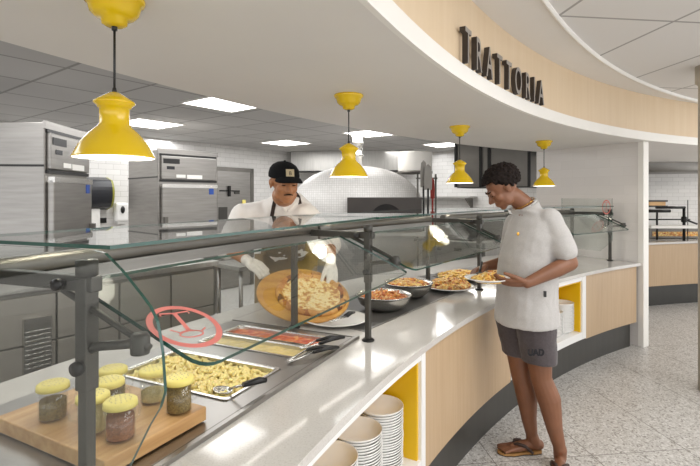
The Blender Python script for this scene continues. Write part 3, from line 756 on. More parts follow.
# ------------------------------------------------------------------ sneeze guard
ST = [159.72, 149.85, 139.2, 130.3, 121.9]; RF, RB = 8.11, 8.55
ZG = 1.47
labels = ['near module of the glass sneeze guard, over the steel well and jars', 'second module of the sneeze guard, over the steel bowls',
          'third module of the sneeze guard, left of the customer', 'last module of the sneeze guard, in front of the tiled end wall']
def guard_frame(root, a, near=False):
    Lc = lambda p: rel(root, p)
    er_ = (pol(1,a)-pol(0,a)).normalized(); tg = Vector((math.sin(R(a)), -math.cos(R(a)), 0)); up = Vector((0,0,1))
    mt = Matrix.Rotation(-root.rotation_euler.z, 3, 'Z') @ Matrix((tg, er_, up)).transposed()
    def place(b, o): b.v = [Lc(o) + mt @ v for v in b.v]; return b
    fp = pol(RF+(.055 if near else 0), a+(.035 if near else 0), ZT); bp = pol(RB, a, ZT); h = ZG-.05-ZT
    b = MB(); b.box2((-.0125,-.0125,.0),(.0125,.0125,.30)); b.box2((-.0165,-.0165,.28),(.0165,.0165,h-.02)); b.box2((-.014,-.014,h-.02),(.014,.014,h-.012)); post = place(b, fp).build('front_post', 'post_metal', root, bevel=.003)
    b = MB(); b.lathe([(0,0),(.030,0),(.030,.006),(.022,.012),(0,.012)], n=28); place(b, fp).build('base_flange', 'black_metal', post)
    b = MB(); b.tube([(0,-.0,.332),(-.018,0,.332)], .010, 14); b.lathe([(0,-.008),(.014,-.008),(.016,0),(.014,.008),(0,.008)], (-.024,0,.332), 20, Matrix.Rotation(R(90),3,'Y')); place(b, fp).build('knob', 'black_plastic', post)
    b = MB(); b.box2((-.014,-.014,0),(.014,.014,h+.02)); post2 = place(b, bp).build('back_post', 'post_metal', root, bevel=.003)
    b = MB(); b.lathe([(0,0),(.03,0),(.03,.006),(.022,.012),(0,.012)], n=28); place(b, bp).build('base_flange', 'black_metal', post2)
    # arm across the top
    b = MB(); b.box2((-.014,-.03,h-.05),(.014,RB-RF+.015,h-.017)); arm = place(b, fp).build('top_arm', 'post_metal', root, bevel=.003)
    for yy in (.0, RB-RF): place(MB().lathe([(0,0),(.022,0),(.022,.033),(0,.033)], (0,yy,h-.017), 18), fp).build('glass_clamp', 'dark_grey', arm)
    b = MB(); b.tube([(-.010,.05,h-.035),(-.024,.05,h-.035)], .007, 12); b.lathe([(0,-.008),(.012,-.007),(.0135,0),(.012,.007),(0,.008)], (-.030,.05,h-.035), 20, Matrix.Rotation(R(90),3,'Y')); place(b, fp).build('knob', 'black_plastic', arm)
    # tilting bracket carrying the front pane
    b = MB(); b.tube([(0,0,.36),(0,-.03,.375),(0,-.09,.385),(0,-.145,.395)], .010, 12); b.tube([(0,.0,.50),(0,-.0,.36)], .012, 12); br = place(b, fp).build('tilt_bracket', 'post_metal', root)
    b = MB(); b.lathe([(0,-.022),(.018,-.022),(.019,-.018),(.019,.012),(.014,.02),(0,.02)], (0,-.145,.395), 20); b.tube([(0,.10,.50),(0,-.10,.418),(0,-.17,.388)], .007, 8); place(b, fp).build('pane_clamp', 'dark_grey', br)
def slab(root, pts, th, name, nrm=None):
    # closed glass sheet from a polygon of world points; edges carry the green edge material
    P = [rel(root, p) for p in pts]; n = len(P)
    nn = (P[1]-P[0]).cross(P[-1]-P[0]).normalized()
    b = MB(); vs = [p+nn*th/2 for p in P]+[p-nn*th/2 for p in P]
    b.add(vs, [tuple(range(n)), tuple(range(n,2*n))[::-1]], False, 0)
    b.add(vs, [(i,(i+1)%n,n+(i+1)%n,n+i) for i in range(n)], False, 1)
    return b.build(name, ['glass', 'glass_edge'], root)
def rounded(pts, i, r, k=5):
    p = pts[i]; a = pts[i-1]; c = pts[(i+1)%len(pts)]
    q0 = p+(a-p).normalized()*r; q1 = p+(c-p).normalized()*r; out = []
    for j in range(k+1):
        t = j/k; out.append(q0*(1-t)**2 + p*2*t*(1-t) + q1*t*t)
    return pts[:i]+out+pts[i+1:]
for i in range(4):
    a0, a1 = ST[i], ST[i+1]; am = (a0+a1)/2
    root = thing('sneeze_guard', labels[i], 'sneeze guard', pol(RF, a1, ZT), R(am-90))
    guard_frame(root, a1)
    if i == 0: guard_frame(root, a0, True)
    tg = Vector((math.sin(R(am)), -math.cos(R(am)), 0)); er_ = (pol(1,am)-pol(0,am)).normalized()
    g0 = .35 if i else -.05
    # shelf
    if i == 0: A = [pol(8.06,a0+.3,ZG), pol(8.06,a1+.12,ZG), pol(8.58,a1+.12,ZG), pol(8.58,a0+.3,ZG)]
    else: A = [pol(8.06,a0-.12,ZG), pol(8.06,a1+.12,ZG), pol(8.58,a1+.12,ZG), pol(8.58,a0-.12,ZG)]
    slab(root, A, .008, 'glass_shelf')
    # tilting front pane
    B = [pol(8.24,a0-.15,1.378), pol(8.24,a1+.3,1.378), pol(7.885,a1+.3,1.23), pol(7.885,a0-.15,1.23)]
    B = rounded(B, 3, .05); B = rounded(B, 2, .03)
    pane = slab(root, B, .009, 'glass_pane')
    # light bar
    b = MB(); n = 10; L0 = a0-.5 if i else a0+2.5; L1 = a1+.9 if i else a1-.35
    pts = [rel(root, pol(8.46, L0+(L1-L0)*k/n, 1.40)) for k in range(n+1)]
    bar = MB().tube(pts, .026, 20).build('light_bar', 'steel_dark', root)
    b = MB(); pts = [rel(root, pol(8.46, L0+(L1-L0)*k/n, 1.362)) for k in range(n+1)]
    vs = []
    for k in range(n+1):
        q = L0+(L1-L0)*k/n
        for r_, z in ((8.435,1.345),(8.50,1.345),(8.50,1.38),(8.435,1.38)): vs.append(rel(root, pol(r_, q, z)))
    b.add(vs, [(k*4+j,(k+1)*4+j,(k+1)*4+(j+1)%4,k*4+(j+1)%4) for k in range(n) for j in range(4)]+[(0,1,2,3),(n*4+3,n*4+2,n*4+1,n*4)])
    b.build('lamp_housing', 'steel', bar)
    b = MB(); vs = []
    for k in range(n+1):
        q = L0+(L1-L0)*(.03+.94*k/n)
        for r_ in (8.462, 8.474): vs.append(rel(root, pol(r_, q, 1.3435)))
    b.add(vs, [(2*k,2*k+1,2*k+3,2*k+2) for k in range(n)]); b.build('led_strip', 'led', bar)
    if i == 0:
        # logo on the pane
        c = (B[0]+B[1])/2
        f0 = (Vector(G(184, 327, 1.27)))
        d = (pol(7.885,am,1.23)-pol(8.24,am,1.378)).normalized(); nn = tg.cross(-d).normalized()
        if nn.z < 0: nn = -nn
        # sight line through (184,327) met with the pane plane
        ro = Vector((0,0,EYE)); rd_ = (W(184.5,328,1)-ro); p0_ = pol(8.24,am,1.378) 
        # chord plane of the pane
        P0, P1, P2 = pol(8.24,a0-.15,1.378), pol(8.24,a1+.3,1.378), pol(7.885,a1+.3,1.23)
        nn = (P1-P0).cross(P2-P0).normalized(); nn = nn if nn.z > 0 else -nn
        t_ = (P0-ro).dot(nn)/rd_.dot(nn); lc = ro+rd_*t_
        xx = (P1-P0).normalized(); yy = nn.cross(xx)
        def logo(root, lc, xx, yy, nn, s, par, sxx=1.0):
            b = MB(); n = 60
            def q(x, y, z=.0): return rel(root, lc + xx*x*s*sxx + yy*y*s + nn*(.0062+z))
            for r0, r1 in ((.83,1.0),):
                vs = []
                for k in range(n):
                    a = 2*math.pi*k/n
                    for r_ in (r0, r1): vs.append(q(r_*math.cos(a), r_*math.sin(a)))
                b.add(vs, [(2*k,2*k+1,(2*k+3)%(2*n),(2*k+2)%(2*n)) for k in range(n)])
            def strip(pts, w):
                P = [Vector((x, y, 0)) for x, y in pts]; vs = []
                for k, p in enumerate(P):
                    t = (P[min(k+1,len(P)-1)]-P[max(k-1,0)]).normalized(); m_ = Vector((-t.y, t.x, 0))*w/2
                    vs += [q((p+m_).x, (p+m_).y), q((p-m_).x, (p-m_).y)]
                b.add(vs, [(2*k,2*k+1,2*k+3,2*k+2) for k in range(len(P)-1)])
            strip([(-.42,.55),(-.42,.66),(.0,.62),(.42,.66),(.42,.55)], .07)
            strip([(.0,.62),(.0,.2),(-.02,-.25)], .13)
            strip([(-.02+.34*math.sin(t/12*6.28)*math.cos(t/12*3.14*0), -.25-.14+.14*math.cos(t/12*6.28)) for t in range(13)], .05)
            strip([(-.5,-.1),(-.3,-.28),(0,-.2),(.3,-.34),(.5,-.2)], .05)
            return b.build('logo_decal', 'logo_red', par)
        lg = logo(root, lc, Vector((1,0,0)) if False else (-yy*.25+xx*.97).normalized(), nn.cross((-yy*.25+xx*.97).normalized()), nn, .083, pane)
        # curved end panel
        e_ = lambda d_, z: pol(RF - d_, a0, z) 
        prof = [(.0,1.462),(.03,1.458),(.075,1.425),(.119,1.385),(.145,1.36),(.162,1.333),(.170,1.30),(.175,1.274),(.181,1.202),(.17,1.17),(.144,1.131),(.078,1.013),(.02,.90),(.0,.90)]
        ps = [e_(d_, z) for d_, z in prof]+[e_(-.43,.90), e_(-.47,.95), e_(-.47,1.40), e_(-.42,1.462)]
        tgn = Vector((math.sin(R(a0)), -math.cos(R(a0)), 0)); ps = [p - tgn*.035 for p in ps]
        slab(root, ps, .008, 'end_panel')
    if i == 3:
        ps = [pol(8.07,a1,1.555), pol(8.66,a1,1.555), pol(8.66,a1,.98), pol(8.20,a1,.98), pol(8.07,a1,1.10)]
        tgn = Vector((math.sin(R(a1)), -math.cos(R(a1)), 0)); ps = [p - tgn*.03 for p in ps]
        ep = slab(root, ps, .008, 'end_panel')
        er2 = (pol(1,a1)-pol(0,a1)).normalized()
        logo(root, pol(8.13, a1, 1.46)-tgn*.03, -er2, Vector((0,0,1)), -tgn, .078, ep, .6)

# ------------------------------------------------------------------ kitchen equipment
def fridge(name, label, loc, rz, w, d, h, hinge_left=True):
    # local: x along the front, y into the body, z up; front face at y=0
    t = thing(name, label, 'refrigerator', loc, rz)
    MB().box2((0,0,.15),(w,d,h)).build('cabinet_body', 'steel', t, bevel=.008)
    b = MB(); b.box2((-.004,-.012,h-.045),(w+.004,0.01,h+.01)); b.build('top_rim', 'steel', t)
    b = MB(); b.box2((.03,-.03,h-.33),(w-.03,0,h-.07)); cp_ = b.build('control_panel', 'steel', t, bevel=.006)
    b = MB(); b.box2((.02,-.012,h-.07),(w-.02,.0,h-.045)); b.box2((.02,-.02,h-.36),(w-.02,0,h-.335)); b.build('vent_slot', 'black_plastic', t)
    b = MB(); b.box2((.05,-.034,h-.155),(.24,-.029,h-.10)); b.build('name_plate', 'black_plastic', cp_)
    b = MB(); b.box2((.09,-.034,h-.22),(.18,-.029,h-.185)); b.build('display', 'dispenser_black', cp_)
    b = MB(); b.box2((.20,-.034,h-.31),(.31,-.029,h-.275)); b.box2((.33,-.034,h-.32),(.52,-.029,h-.275)); b.build('label_sticker', 'paper_white', cp_)
    MB().box2((-.004,.0,h-.315),(.0,d,h-.300)).build('side_seam', 'black_plastic', t)
    d_ = MB().box2((.03,-.05,.22),(w-.03,0,h-.40)).build('door', 'steel', t, bevel=.01)
    b = MB(); b.box2((.03,-.055,h-.425),(w-.03,0,h-.385)); b.build('door_rail', 'steel_pol', t)
    hx = .06 if hinge_left else w-.06
    b = MB(); b.box2((hx-.02,-.085,1.0),(hx+.02,-.05,1.35)); b.build('handle', 'steel_dark', d_)
    b = MB(); b.box2((w-.14,-.054,h-.50),(w-.08,-.049,h-.43)); b.build('sticker', 'blue_sticker', d_)
    for x, y in ((.06,.06),(w-.06,.06),(.06,d-.06),(w-.06,d-.06)): MB().tube([(x,y,0),(x,y,.15)], .025, 12).build('leg', 'black_metal', t)
    return t
# fridge one: front plane faces +X
f1a, f1b = Vector((-2.16,3.30,0)), Vector((-2.22,3.95,0)); d1 = f1b-f1a
fridge('upright_refrigerator', 'tall stainless refrigerator at the far left edge, left of the towel dispenser', f1a, math.atan2(d1.y,d1.x), d1.length, .9, 2.1, False)
f2a, f2b = Vector((-2.125,5.16,0)), Vector((-1.62,5.70,0)); d2 = f2b-f2a
fridge('upright_refrigerator', 'tall stainless refrigerator standing left of the walk-in door', f2a, math.atan2(d2.y,d2.x), d2.length, .80, 2.1, True)

# towel dispenser, soap dispenser, outlet on the back wall
def on_back(u, z):
    s = wallpt(u); p = KB + Vector((.6,.8,0))*s; p.z = z; return p
def zz(u, v): 
    p = on_back(u, 0); return EYE-(v-HZ)/F*p.y
p = on_back(98, zz(98,210)); t = thing('paper_towel_dispenser', 'black curved paper towel dispenser on the white tiled wall', 'dispenser', p, ab)
hgt = zz(98,177)-zz(98,210)
b = MB(); prof = [(0,0),(.0,-.0)]; n = 10
poly = [(0,0)]+[(-.20*math.sin(math.pi*k/n)**.3, hgt*k/n) for k in range(1,n)]+[(0,hgt)]
m_ = Matrix(((0,0,1),(1,0,0),(0,1,0))); b.prism(poly, -.30, .10, m_); b.build('housing', 'dispenser_black', t, bevel=.01)
b = MB(); b.prism([(x*1.01,y) for x,y in poly], .10, .125, m_); b.build('side_cover', 'dispenser_yellow', t)
b = MB(); b.box2((-.30,-.10,-.26),(-.02,-.09,.02)); b.build('paper_sheet', 'paper_white', t)
p = on_back(119, zz(119,224)); t = thing('soap_dispenser', 'white wall soap dispenser left of the second refrigerator', 'dispenser', p, ab)
b = MB(); b.box2((-.09,-.10,.03),(.09,0,.30)); b.build('housing', 'white_china', t, bevel=.03)
b = MB(); b.box2((-.06,-.08,0),(.06,0,.05)); b.build('nozzle_base', 'white_china', t, bevel=.015)
b = MB(); b.lathe([(0,0),(.03,0),(.028,.006),(0,.008)], (0,-.104,.20), 20, Matrix.Rotation(R(90),3,'X'), sy=1.7); b.build('sensor_window', 'black_plastic', t)
p = on_back(102.5, zz(102.5,223)); b = MB(); b.box2((-.05,-.012,0),(.05,0,.07)); o = b.build('wall_outlet', 'black_plastic', loc=p, rz=ab, bevel=.003); tag(o, 'small black wall outlet under the towel dispenser', 'outlet')

# steel prep table with drawers beyond the counter at left
t = thing('prep_table', 'low stainless drawer unit with vent panel behind the near end of the counter', 'prep table', (-2.25,2.2,0), ab)
L_ = 1.94
MB().box2((0,0,.12),(L_,.55,1.02)).build('cabinet_body', 'steel_dark', t, bevel=.005)
MB().box2((-.02,-.03,1.02),(L_+.02,.57,1.06)).build('worktop', 'steel_h', t, bevel=.005)
for i in range(5):
    for j in range(3):
        x0 = .02+i*(L_-.04)/5; 
        dr = MB().box2((x0+.006,-.022,.15+j*.285),(x0+(L_-.04)/5-.006,0,.425+j*.285)).build('drawer', 'drawer_grey', t, bevel=.004)
b = MB(); b.box2((.60,-.045,.55),(.745,-.022,.87))
for r_ in range(9):
    for c_ in range(4): b.box((.622+c_*.034, -.048, .585+r_*.026), (.024,.008,.006))
b.build('vent_panel', 'steel_pol', t)
for x, y in ((.06,.06),(L_-.06,.06),(.06,.5),(L_-.06,.5)): MB().tube([(x,y,0),(x,y,.12)], .022, 12).build('leg', 'black_metal', t)

# second steel worktable between the oven and the cook
t = thing('work_table', 'stainless worktable behind the cook, below the oven', 'work table', pol(10.25,142.6), R(48))
MB().box2((0,0,.87),(1.1,.5,.91)).build('table_top', 'steel_h', t, bevel=.006)
MB().box2((.05,.05,.25),(1.05,.45,.28)).build('lower_shelf', 'steel_dark', t)
for x, y in ((.06,.06),(1.04,.06),(.06,.44),(1.04,.44)): MB().tube([(x,y,0),(x,y,.87)], .02, 12).build('leg', 'steel', t)

# domed pizza oven
OC = Vector((.09,6.35,0)); ORr = .90
t = thing('pizza_oven', 'large white mosaic-tiled domed pizza oven behind the cook', 'oven', OC, 0)
prof = [(0,1.99)]
for k in range(1, 15):
    a = R(90*k/14); prof.append((ORr*math.sin(a)**.92, 1.42+.57*math.cos(a)))
prof += [(ORr,1.1),(ORr,.95),(ORr*.98,.95),(ORr*.98,0),(0,0)]
MB().lathe(prof, n=72).build('dome', 'mosaic', t)
fo = W(384, 205, 5.47) - OC
b = MB(); b.box2((fo.x-.43,-1.0+.02,1.16),(fo.x+.43,-.30,1.565)); hd = b.build('oven_face', 'oven_frame', t, bevel=.004)
b = MB(); n = 18; poly = [(.20*math.cos(math.pi*k/n), .22*math.sin(math.pi*k/n)) for k in range(n+1)]
mm = Matrix(((1,0,0),(0,0,1),(0,1,0))); b.prism(poly, -.008, .002, mm, (fo.x+.02,-.985,1.27)); b.build('oven_mouth', 'oven_inside', hd)
b = MB(); b.box2((fo.x-.50,-1.04,1.12),(fo.x+.50,-.3,1.165)); b.build('oven_shelf', 'steel_h', t, bevel=.004)
b = MB(); b.lathe([(0,1.9),(.085,1.9),(.085,2.12),(.10,2.125),(.10,2.16),(.085,2.165),(.085,2.30),(.10,2.305),(.10,2.33),(.085,2.335),(.085,2.45),(0,2.45)], (0,.15,0), 28); b.build('flue_pipe', 'steel_pol', t)

# exhaust hoods and white duct
def hood(p0, L, dep, z0, z1, label, rz=ah, mat='steel'):
    t = thing('exhaust_hood', label, 'exhaust hood', p0, rz)
    b = MB(); b.prism([(0,z0),(dep,z0),(dep,z1),(.25,z1),(0,z0+.28)], 0, L, Matrix(((0,0,1),(-1,0,0),(0,1,0)))); b.build('canopy', mat, t, bevel=.004)
    b = MB(); b.box2((.02,-dep+.03,z0-.01),(L-.02,-.03,z0+.0)); b.build('filter_panel', 'black_metal', t)
    return t
hood(Vector((-1.07,9.5,0)), 2.35, .5, 2.07, ZK, 'pale steel exhaust hood behind the left side of the oven', rz=R(-8), mat='steel_h')
HD2 = hood(Vector((2.09,7.9,0)), 1.15, .75, 1.72, ZK, 'dark steel exhaust hood behind the third pendant', mat='steel_dark')
for x_ in (.02, .42, .55, 1.13): MB().box2((x_-.02,-.775,1.72),(x_+.02,-.745,ZK)).build('corner_trim', 'black_metal', HD2)
p = W(415, 172, 6.6); t = thing('exhaust_drum', 'white round exhaust drum right of the oven chimney', 'duct', (p.x,p.y,1.93), 0)
MB().lathe([(0,0),(.235,0),(.24,.01),(.24,.25),(.235,.27),(0,.27)], n=48).build('drum_body', 'white_trim', t)
MB().lathe([(.20,-.03),(.245,-.03),(.245,.0),(.20,.0)], n=48, closed=True).build('drum_rim', 'steel_dark', t)
# rack of pizza peels right of the oven
def peel(u, v0, v1, D, label, w=.10, mat='steel_pol', hm='black_metal'):
    a, c = W(u, v0, D), W(u+1, v1, D); t = thing('pizza_peel', label, 'pizza peel', (c.x,c.y,c.z)); h = a.z-c.z
    b = MB(); b.prism([(-w/2,h*.62),(w/2,h*.62),(w*.55,h*.8),(w*.4,h*.96),(0,h),(-w*.4,h*.96),(-w*.55,h*.8)], -.004, .004, Matrix(((1,0,0),(0,0,1),(0,1,0)))); b.build('blade', mat, t)
    MB().tube([(0,0,0),(0,0,h*.64)], .012, 10).build('handle', hm, t)
peel(422.5, 160, 232, 5.55, 'dull steel pizza peel hanging leftmost right of the oven', .07, 'steel_dark')
peel(427, 164, 232, 5.5, 'dark-handled pizza peel hanging just right of the leftmost peel', .09, 'steel_dark')
peel(431.5, 178, 232, 5.6, 'red-handled pizza peel hanging rightmost beside the oven', .05, 'fabric_red', 'fabric_red')
t = thing('peel_rack', 'steel wall rail carrying the pizza peels', 'rack', W(427,236,5.66))
b = MB(); zr = 0; b.box2((-.16,0,-.06),(.16,.025,-.03)); b.tube([(-.11,.03,-t.location.z),(-.11,.03,.75)], .012, 10); b.tube([(.11,.03,-t.location.z),(.11,.03,.75)], .012, 10); b.tube([(-.13,.03,.70),(.13,.03,.70)], .010, 10); b.build('rail', 'steel_dark', t)
# shelf with equipment under the right hood
t = thing('wall_shelf', 'steel wall shelf under the hood right of the peels', 'shelf', KB+Vector((.8,-.6,0))*2.0+Vector((0,0,1.55)), ah)
MB().box2((0,-.38,0),(1.2,0,.03)).build('shelf_board', 'steel_h', t)
for x in (.1, 1.1): MB().prism([(0,0),(-.34,0),(0,-.22)], x-.012, x+.012, Matrix(((0,0,1),(1,0,0),(0,1,0)))).build('bracket', 'steel_dark', t)
p = Vector((.95,7.3,0))
t = thing('cooking_range', 'low steel cooking range against the hood wall', 'range', p, ah)
MB().box2((0,0,.1),(1.2,.78,.92)).build('range_body', 'steel_h', t, bevel=.006)
b = MB(); b.box2((0,.74,.92),(1.2,.78,1.22)); b.build('back_guard', 'steel', t)
for i in range(2):
    b = MB(); b.box2((.06+i*.48,.1,.92),(.48+i*.48,.66,.945)); b.build('grate', 'black_metal', t)
for i in range(4): MB().tube([(.14+i*.3,-.001,.80),(.2+i*.32,-.04,.80)], .025, 14).build('knob', 'black_plastic', t)
for x, y in ((.06,.06),(1.14,.06),(.06,.7),(1.14,.7)): MB().tube([(x,y,0),(x,y,.1)], .025, 10).build('leg', 'steel_dark', t)

# ------------------------------------------------------------------ second counter through the opening at the right
a1_, a2_ = 96, 110.8
ct2 = MB().sector(8.93, 9.85, a1_, a2_, .89, .92, 14).build('countertop', 'quartz'); tag(ct2, 'white countertop seen through the opening at the right', 'countertop')
t = thing('panelled_cabinet', 'pale wood panelled counter seen through the opening at the right', 'cabinet', pol(9.2, 105, .29))
def L2(b): b.v = [v - t.location for v in b.v]; return b
L2(MB().sector(8.98, 9.8, a1_, a2_, .29, .888, 14)).build('body', 'laminate_white', t)
L2(MB().sector(8.955, 8.98, a1_, a2_, .29, .885, 14)).build('front_panel', 'wood_panel', t)
b = MB().sector(9.0, 9.75, a1_, a2_, 0, .292, 14); struct(b.build('baseboard_far', 'kick'))
# small black sneeze guard with shelves on that counter
def P2(u, v, D): return W(u, v, D)
t = thing('sneeze_guard', 'black framed food guard on the counter beyond the opening', 'sneeze guard', W(672,243,6.95))
o_ = t.location; q = lambda u, v, D=6.95: W(u, v, D)-o_
b = MB(); b.tube([q(657,240), q(657,211)], .014, 8); b.build('post', 'black_metal', t)
b = MB(); b.tube([q(684,242), q(684,207.5)], .02, 8); b.build('post', 'black_metal', t)
b = MB(); b.tube([q(687.8,241), q(687.8,200)], .006, 8); b.build('post', 'black_metal', t)
b = MB(); b.tube([q(656,207.5), q(685,207.5)], .02, 8); b.tube([q(648,211), q(670,211)], .024, 8); b.build('top_bar', 'black_metal', t)
b = MB(); b.tube([q(648,219.5), q(690,219.5)], .010, 8); b.tube([q(684,219), q(697,224)], .014, 8); b.build('middle_bar', 'black_metal', t)
b = MB(); b.lathe([(0,-.05),(.035,-.04),(.04,0),(.035,.04),(0,.05)], q(684,219.5), 14); b.build('joint', 'black_metal', t)
b = MB(); b.box(q(672,226.5), (.78,.26,.04)); b.build('glass_shelf', 'white_trim', t)
# equipment behind: heated cabinet with shelves
for (v0, v1, u0, u1, m_n, lab) in ((226,237,647,700,'steel_dark','long low dark steel warmer on the far counter, beyond the opening'),):
    a, c = W(u0,v1,7.3), W(u1,v0,7.3); t = thing('food_warmer', lab, 'food warmer', ((a.x+c.x)/2, 7.4, .922))
    wd = c.x-a.x; MB().box2((-wd/2,-.15,.0),(wd/2,.15,.16)).build('warmer_body', m_n, t, bevel=.01)
    MB().box2((-wd/2+.05,-.16,.04),(wd/2-.05,-.15,.11)).build('front_window', 'food_mixed', t)
t = thing('wall_shelf', 'small brown shelf unit left on the tiled wall beyond the opening', 'shelf', W(655,207,8.8)); 
b = MB(); b.box2((-.2,-.15,0),(.14,.14,.03)); b.box2((-.2,-.15,.10),(.14,.14,.13)); b.build('shelf_board', 'dark_grey', t)
b = MB(); b.box2((-.19,-.12,.03),(.12,.12,.10)); b.build('shelf_box', 'maple', t)
# dark oval solid in place of the shaded opening in the lower ceiling
t = thing('exhaust_hood', 'dark curved solid standing in for the shaded ceiling opening above the far counter', 'exhaust hood', (5.2,8.3,2.00))
MB().lathe([(0,.0),(1.25,.0),(1.29,.02),(1.29,.30),(1.25,.32),(0,.32)], n=56, sx=1.0, sy=.45).build('dark_opening', 'steel_dark', t)

# ------------------------------------------------------------------ people
def head(mb, m, c, s=1.0, mustache=False):
    # m columns: right(x), forward(y), up(z)
    q = lambda x, y, z: c + m @ (Vector((x, y, z))*s)
    E = lambda p, r, mm=None: mb.sph(q(*p), Vector(r)*s, m if mm is None else m @ mm)
    E((0,-.012,.03), (.076,.096,.088)); E((0,.028,-.03), (.062,.064,.074)); E((0,.040,-.062), (.050,.050,.042)); E((0,.062,-.094), (.022,.020,.018))
    mb.cap(q(0,.088,.012), q(0,.112,-.026), .008*s, .012*s); 
    for sx in (-1, 1):
        E((sx*.012,.100,-.032), (.009,.011,.008)); E((sx*.030,.084,.027), (.022,.010,.007)); E((sx*.042,.058,-.022), (.022,.026,.024)); E((sx*.048,.025,-.07), (.018,.030,.024))
        E((sx*.078,-.004,-.004), (.007,.018,.030)); E((sx*.083,-.010,.006), (.007,.016,.020)); E((sx*.031,.080,.008), (.014,.012,.009))
    E((0,.087,-.058), (.024,.010,.0055)); E((0,.085,-.070), (.021,.011,.007))
def eyes(root, m, c, s=1.0, down=True):
    for sx in (-1, 1):
        b = MB(); b.sph(rel(root, c + m @ (Vector((sx*.031,.0855,.004))*s)), Vector((.0115,.008,.0035))*s, Matrix.Rotation(-root.rotation_euler.z,3,'Z') @ m); b.build('eye', 'hair_black', root)
        b = MB(); b.cap(rel(root, c+m@(Vector((sx*.016,.096,.030))*s)), rel(root, c+m@(Vector((sx*.046,.086,.034))*s)), .0042*s, .003*s, 8); b.build('eyebrow', 'hair_black', root)
def hand(mb, w, d, n, thumb_side, curl=.35, s=1.0, inf=0.0, thumb_curl=.5, spread=.05):
    d = d.normalized(); n = (n - d*n.dot(d)).normalized(); sd = thumb_side.normalized(); sd = (sd - d*sd.dot(d) - n*sd.dot(n)).normalized()
    offs = (.030, .010, -.011, -.030); lens = (.072, .080, .074, .058); rad = (.0088, .0092, .0088, .0078)
    for o_, L, r_ in zip(offs, lens, rad):
        k = w + d*.086*s + sd*o_*s*.95
        mb.chain([w + sd*o_*.55*s, w + d*.045*s + sd*o_*.85*s, k], [(.014+inf)*s, (.0135+inf)*s, (r_*1.15+inf)*s], 10)
        dd = (d + sd*o_*spread*20*.05).normalized(); pts = [k]; ang_ = curl*.8
        for f_ in (.45, .31, .24):
            v = dd*math.cos(ang_) + n*math.sin(ang_); pts.append(pts[-1] + v*L*s*f_*1.05); ang_ += curl
        mb.chain(pts, [(r_*1.08+inf)*s, (r_+inf)*s, (r_*.93+inf)*s, (r_*.82+inf)*s], 10)
    b0 = w + d*.022*s + sd*.026*s; v1 = (d*.85 + sd*.45 + n*.25).normalized(); v2 = (d*.9 + sd*.15 + n*thumb_curl).normalized()
    mb.chain([b0, b0+v1*.040*s, b0+v1*.040*s+v2*.032*s, b0+v1*.040*s+v2*.058*s], [(.0155+inf)*s, (.0125+inf)*s, (.0108+inf)*s, (.0092+inf)*s], 10)
def torso(mb, rings): mb.rings([(c, X, Y) for c, X, Y in rings], 24)
def foot(mb, ank, toe_dir, L=.26, zf=.0):
    t = toe_dir.normalized(); sdd = Vector((-t.y, t.x, 0)); heel = Vector((ank.x, ank.y, 0)) - t*.045
    mb.chain([ank, Vector((ank.x,ank.y,zf+.035))-t*.02], [.038,.036], 12)
    mb.chain([heel+Vector((0,0,zf+.030)), heel+t*.10+Vector((0,0,zf+.034)), heel+t*.17+Vector((0,0,zf+.022))], [.030,.028,.022], 12)
    for k, o_ in enumerate((-.030,-.014,.0,.014,.028)):
        l = L-.005-abs(k-1)*.008
        mb.chain([heel+t*.10+sdd*o_*.7+Vector((0,0,zf+.026)), heel+t*.19+sdd*o_*1.15+Vector((0,0,zf+.016)), heel+t*(l-.02)+sdd*o_*1.35+Vector((0,0,zf+.014)), heel+t*l+sdd*o_*1.4+Vector((0,0,zf+.010))], [.022,.013,.0105,.009], 10)
def LB(mb, root): mb.v = [rel(root, v) for v in mb.v]; return mb

# ---- customer
P0 = Vector((1.10, 2.76, 0))
cu = thing('person', 'customer in light grey T-shirt and dark shorts holding a plate at the counter', 'person', P0)
up = Vector((0,0,1))
J = dict(pel=W(526,306,2.79), sp=W(528,275,2.79), ch=W(533,235,2.79), nb=W(525,205,2.79), nt=W(514,196,2.79), hd=W(502.5,188.5,2.79),
         ls=W(550,219,2.66), le=W(570,263,2.60), lw=W(527,283,2.56), rs=W(516,224,2.94), re=W(509,262,2.99), rw=W(486,266,2.96),
         lh=W(534,308,2.71), lk=W(541,378,2.72), la=W(560,449,2.70), rh=W(514,308,2.87), rk=W(521,374,2.84), ra=W(532,436,2.87))
f = Vector((-1,-.10,0)).normalized(); lat = Vector((f.y,-f.x,0))*-1  # lat = person's left (towards camera)
lat = up.cross(f)
hf = Vector((-.80,-.02,-.60)).normalized(); hr = hf.cross(up).normalized(); hu = hr.cross(hf).normalized()
hm = Matrix((hr, hf, hu)).transposed()
b = MB()
head(b, hm, J['hd'], .98)
b.chain([J['nb'], J['nt'], J['hd']-hu*.06*1], [.056,.053,.054], 16)
torso(b, [(J['pel']-up*.06, lat*.12, f*.10), (J['pel'], lat*.155, f*.115), (J['sp'], lat*.13, f*.10), (J['ch'], lat*.155, f*.112), (J['ch']+up*.08, lat*.15, f*.10), (J['nb']-up*.02, lat*.07, f*.06)])
b.chain([J['ls'], J['le'], J['le'].lerp(J['lw'],.3), J['lw']], [.055,.043,.045,.029], 14); b.chain([J['rs'], J['re'], J['re'].lerp(J['rw'],.3), J['rw']], [.052,.043,.043,.028], 14)
b.cap(J['ch']+up*.06, J['ls'], .07, .05); b.cap(J['ch']+up*.06, J['rs'], .07, .05)
mid = lambda a, c, t, o=Vector(): a.lerp(c, t)+o
for h_, k_, a_ in (('lh','lk','la'), ('rh','rk','ra')):
    b.chain([J[h_], mid(J[h_],J[k_],.5), J[k_], mid(J[k_],J[a_],.3,-f*.014), mid(J[k_],J[a_],.7), J[a_]], [.090,.080,.060,.066,.046,.034], 16)
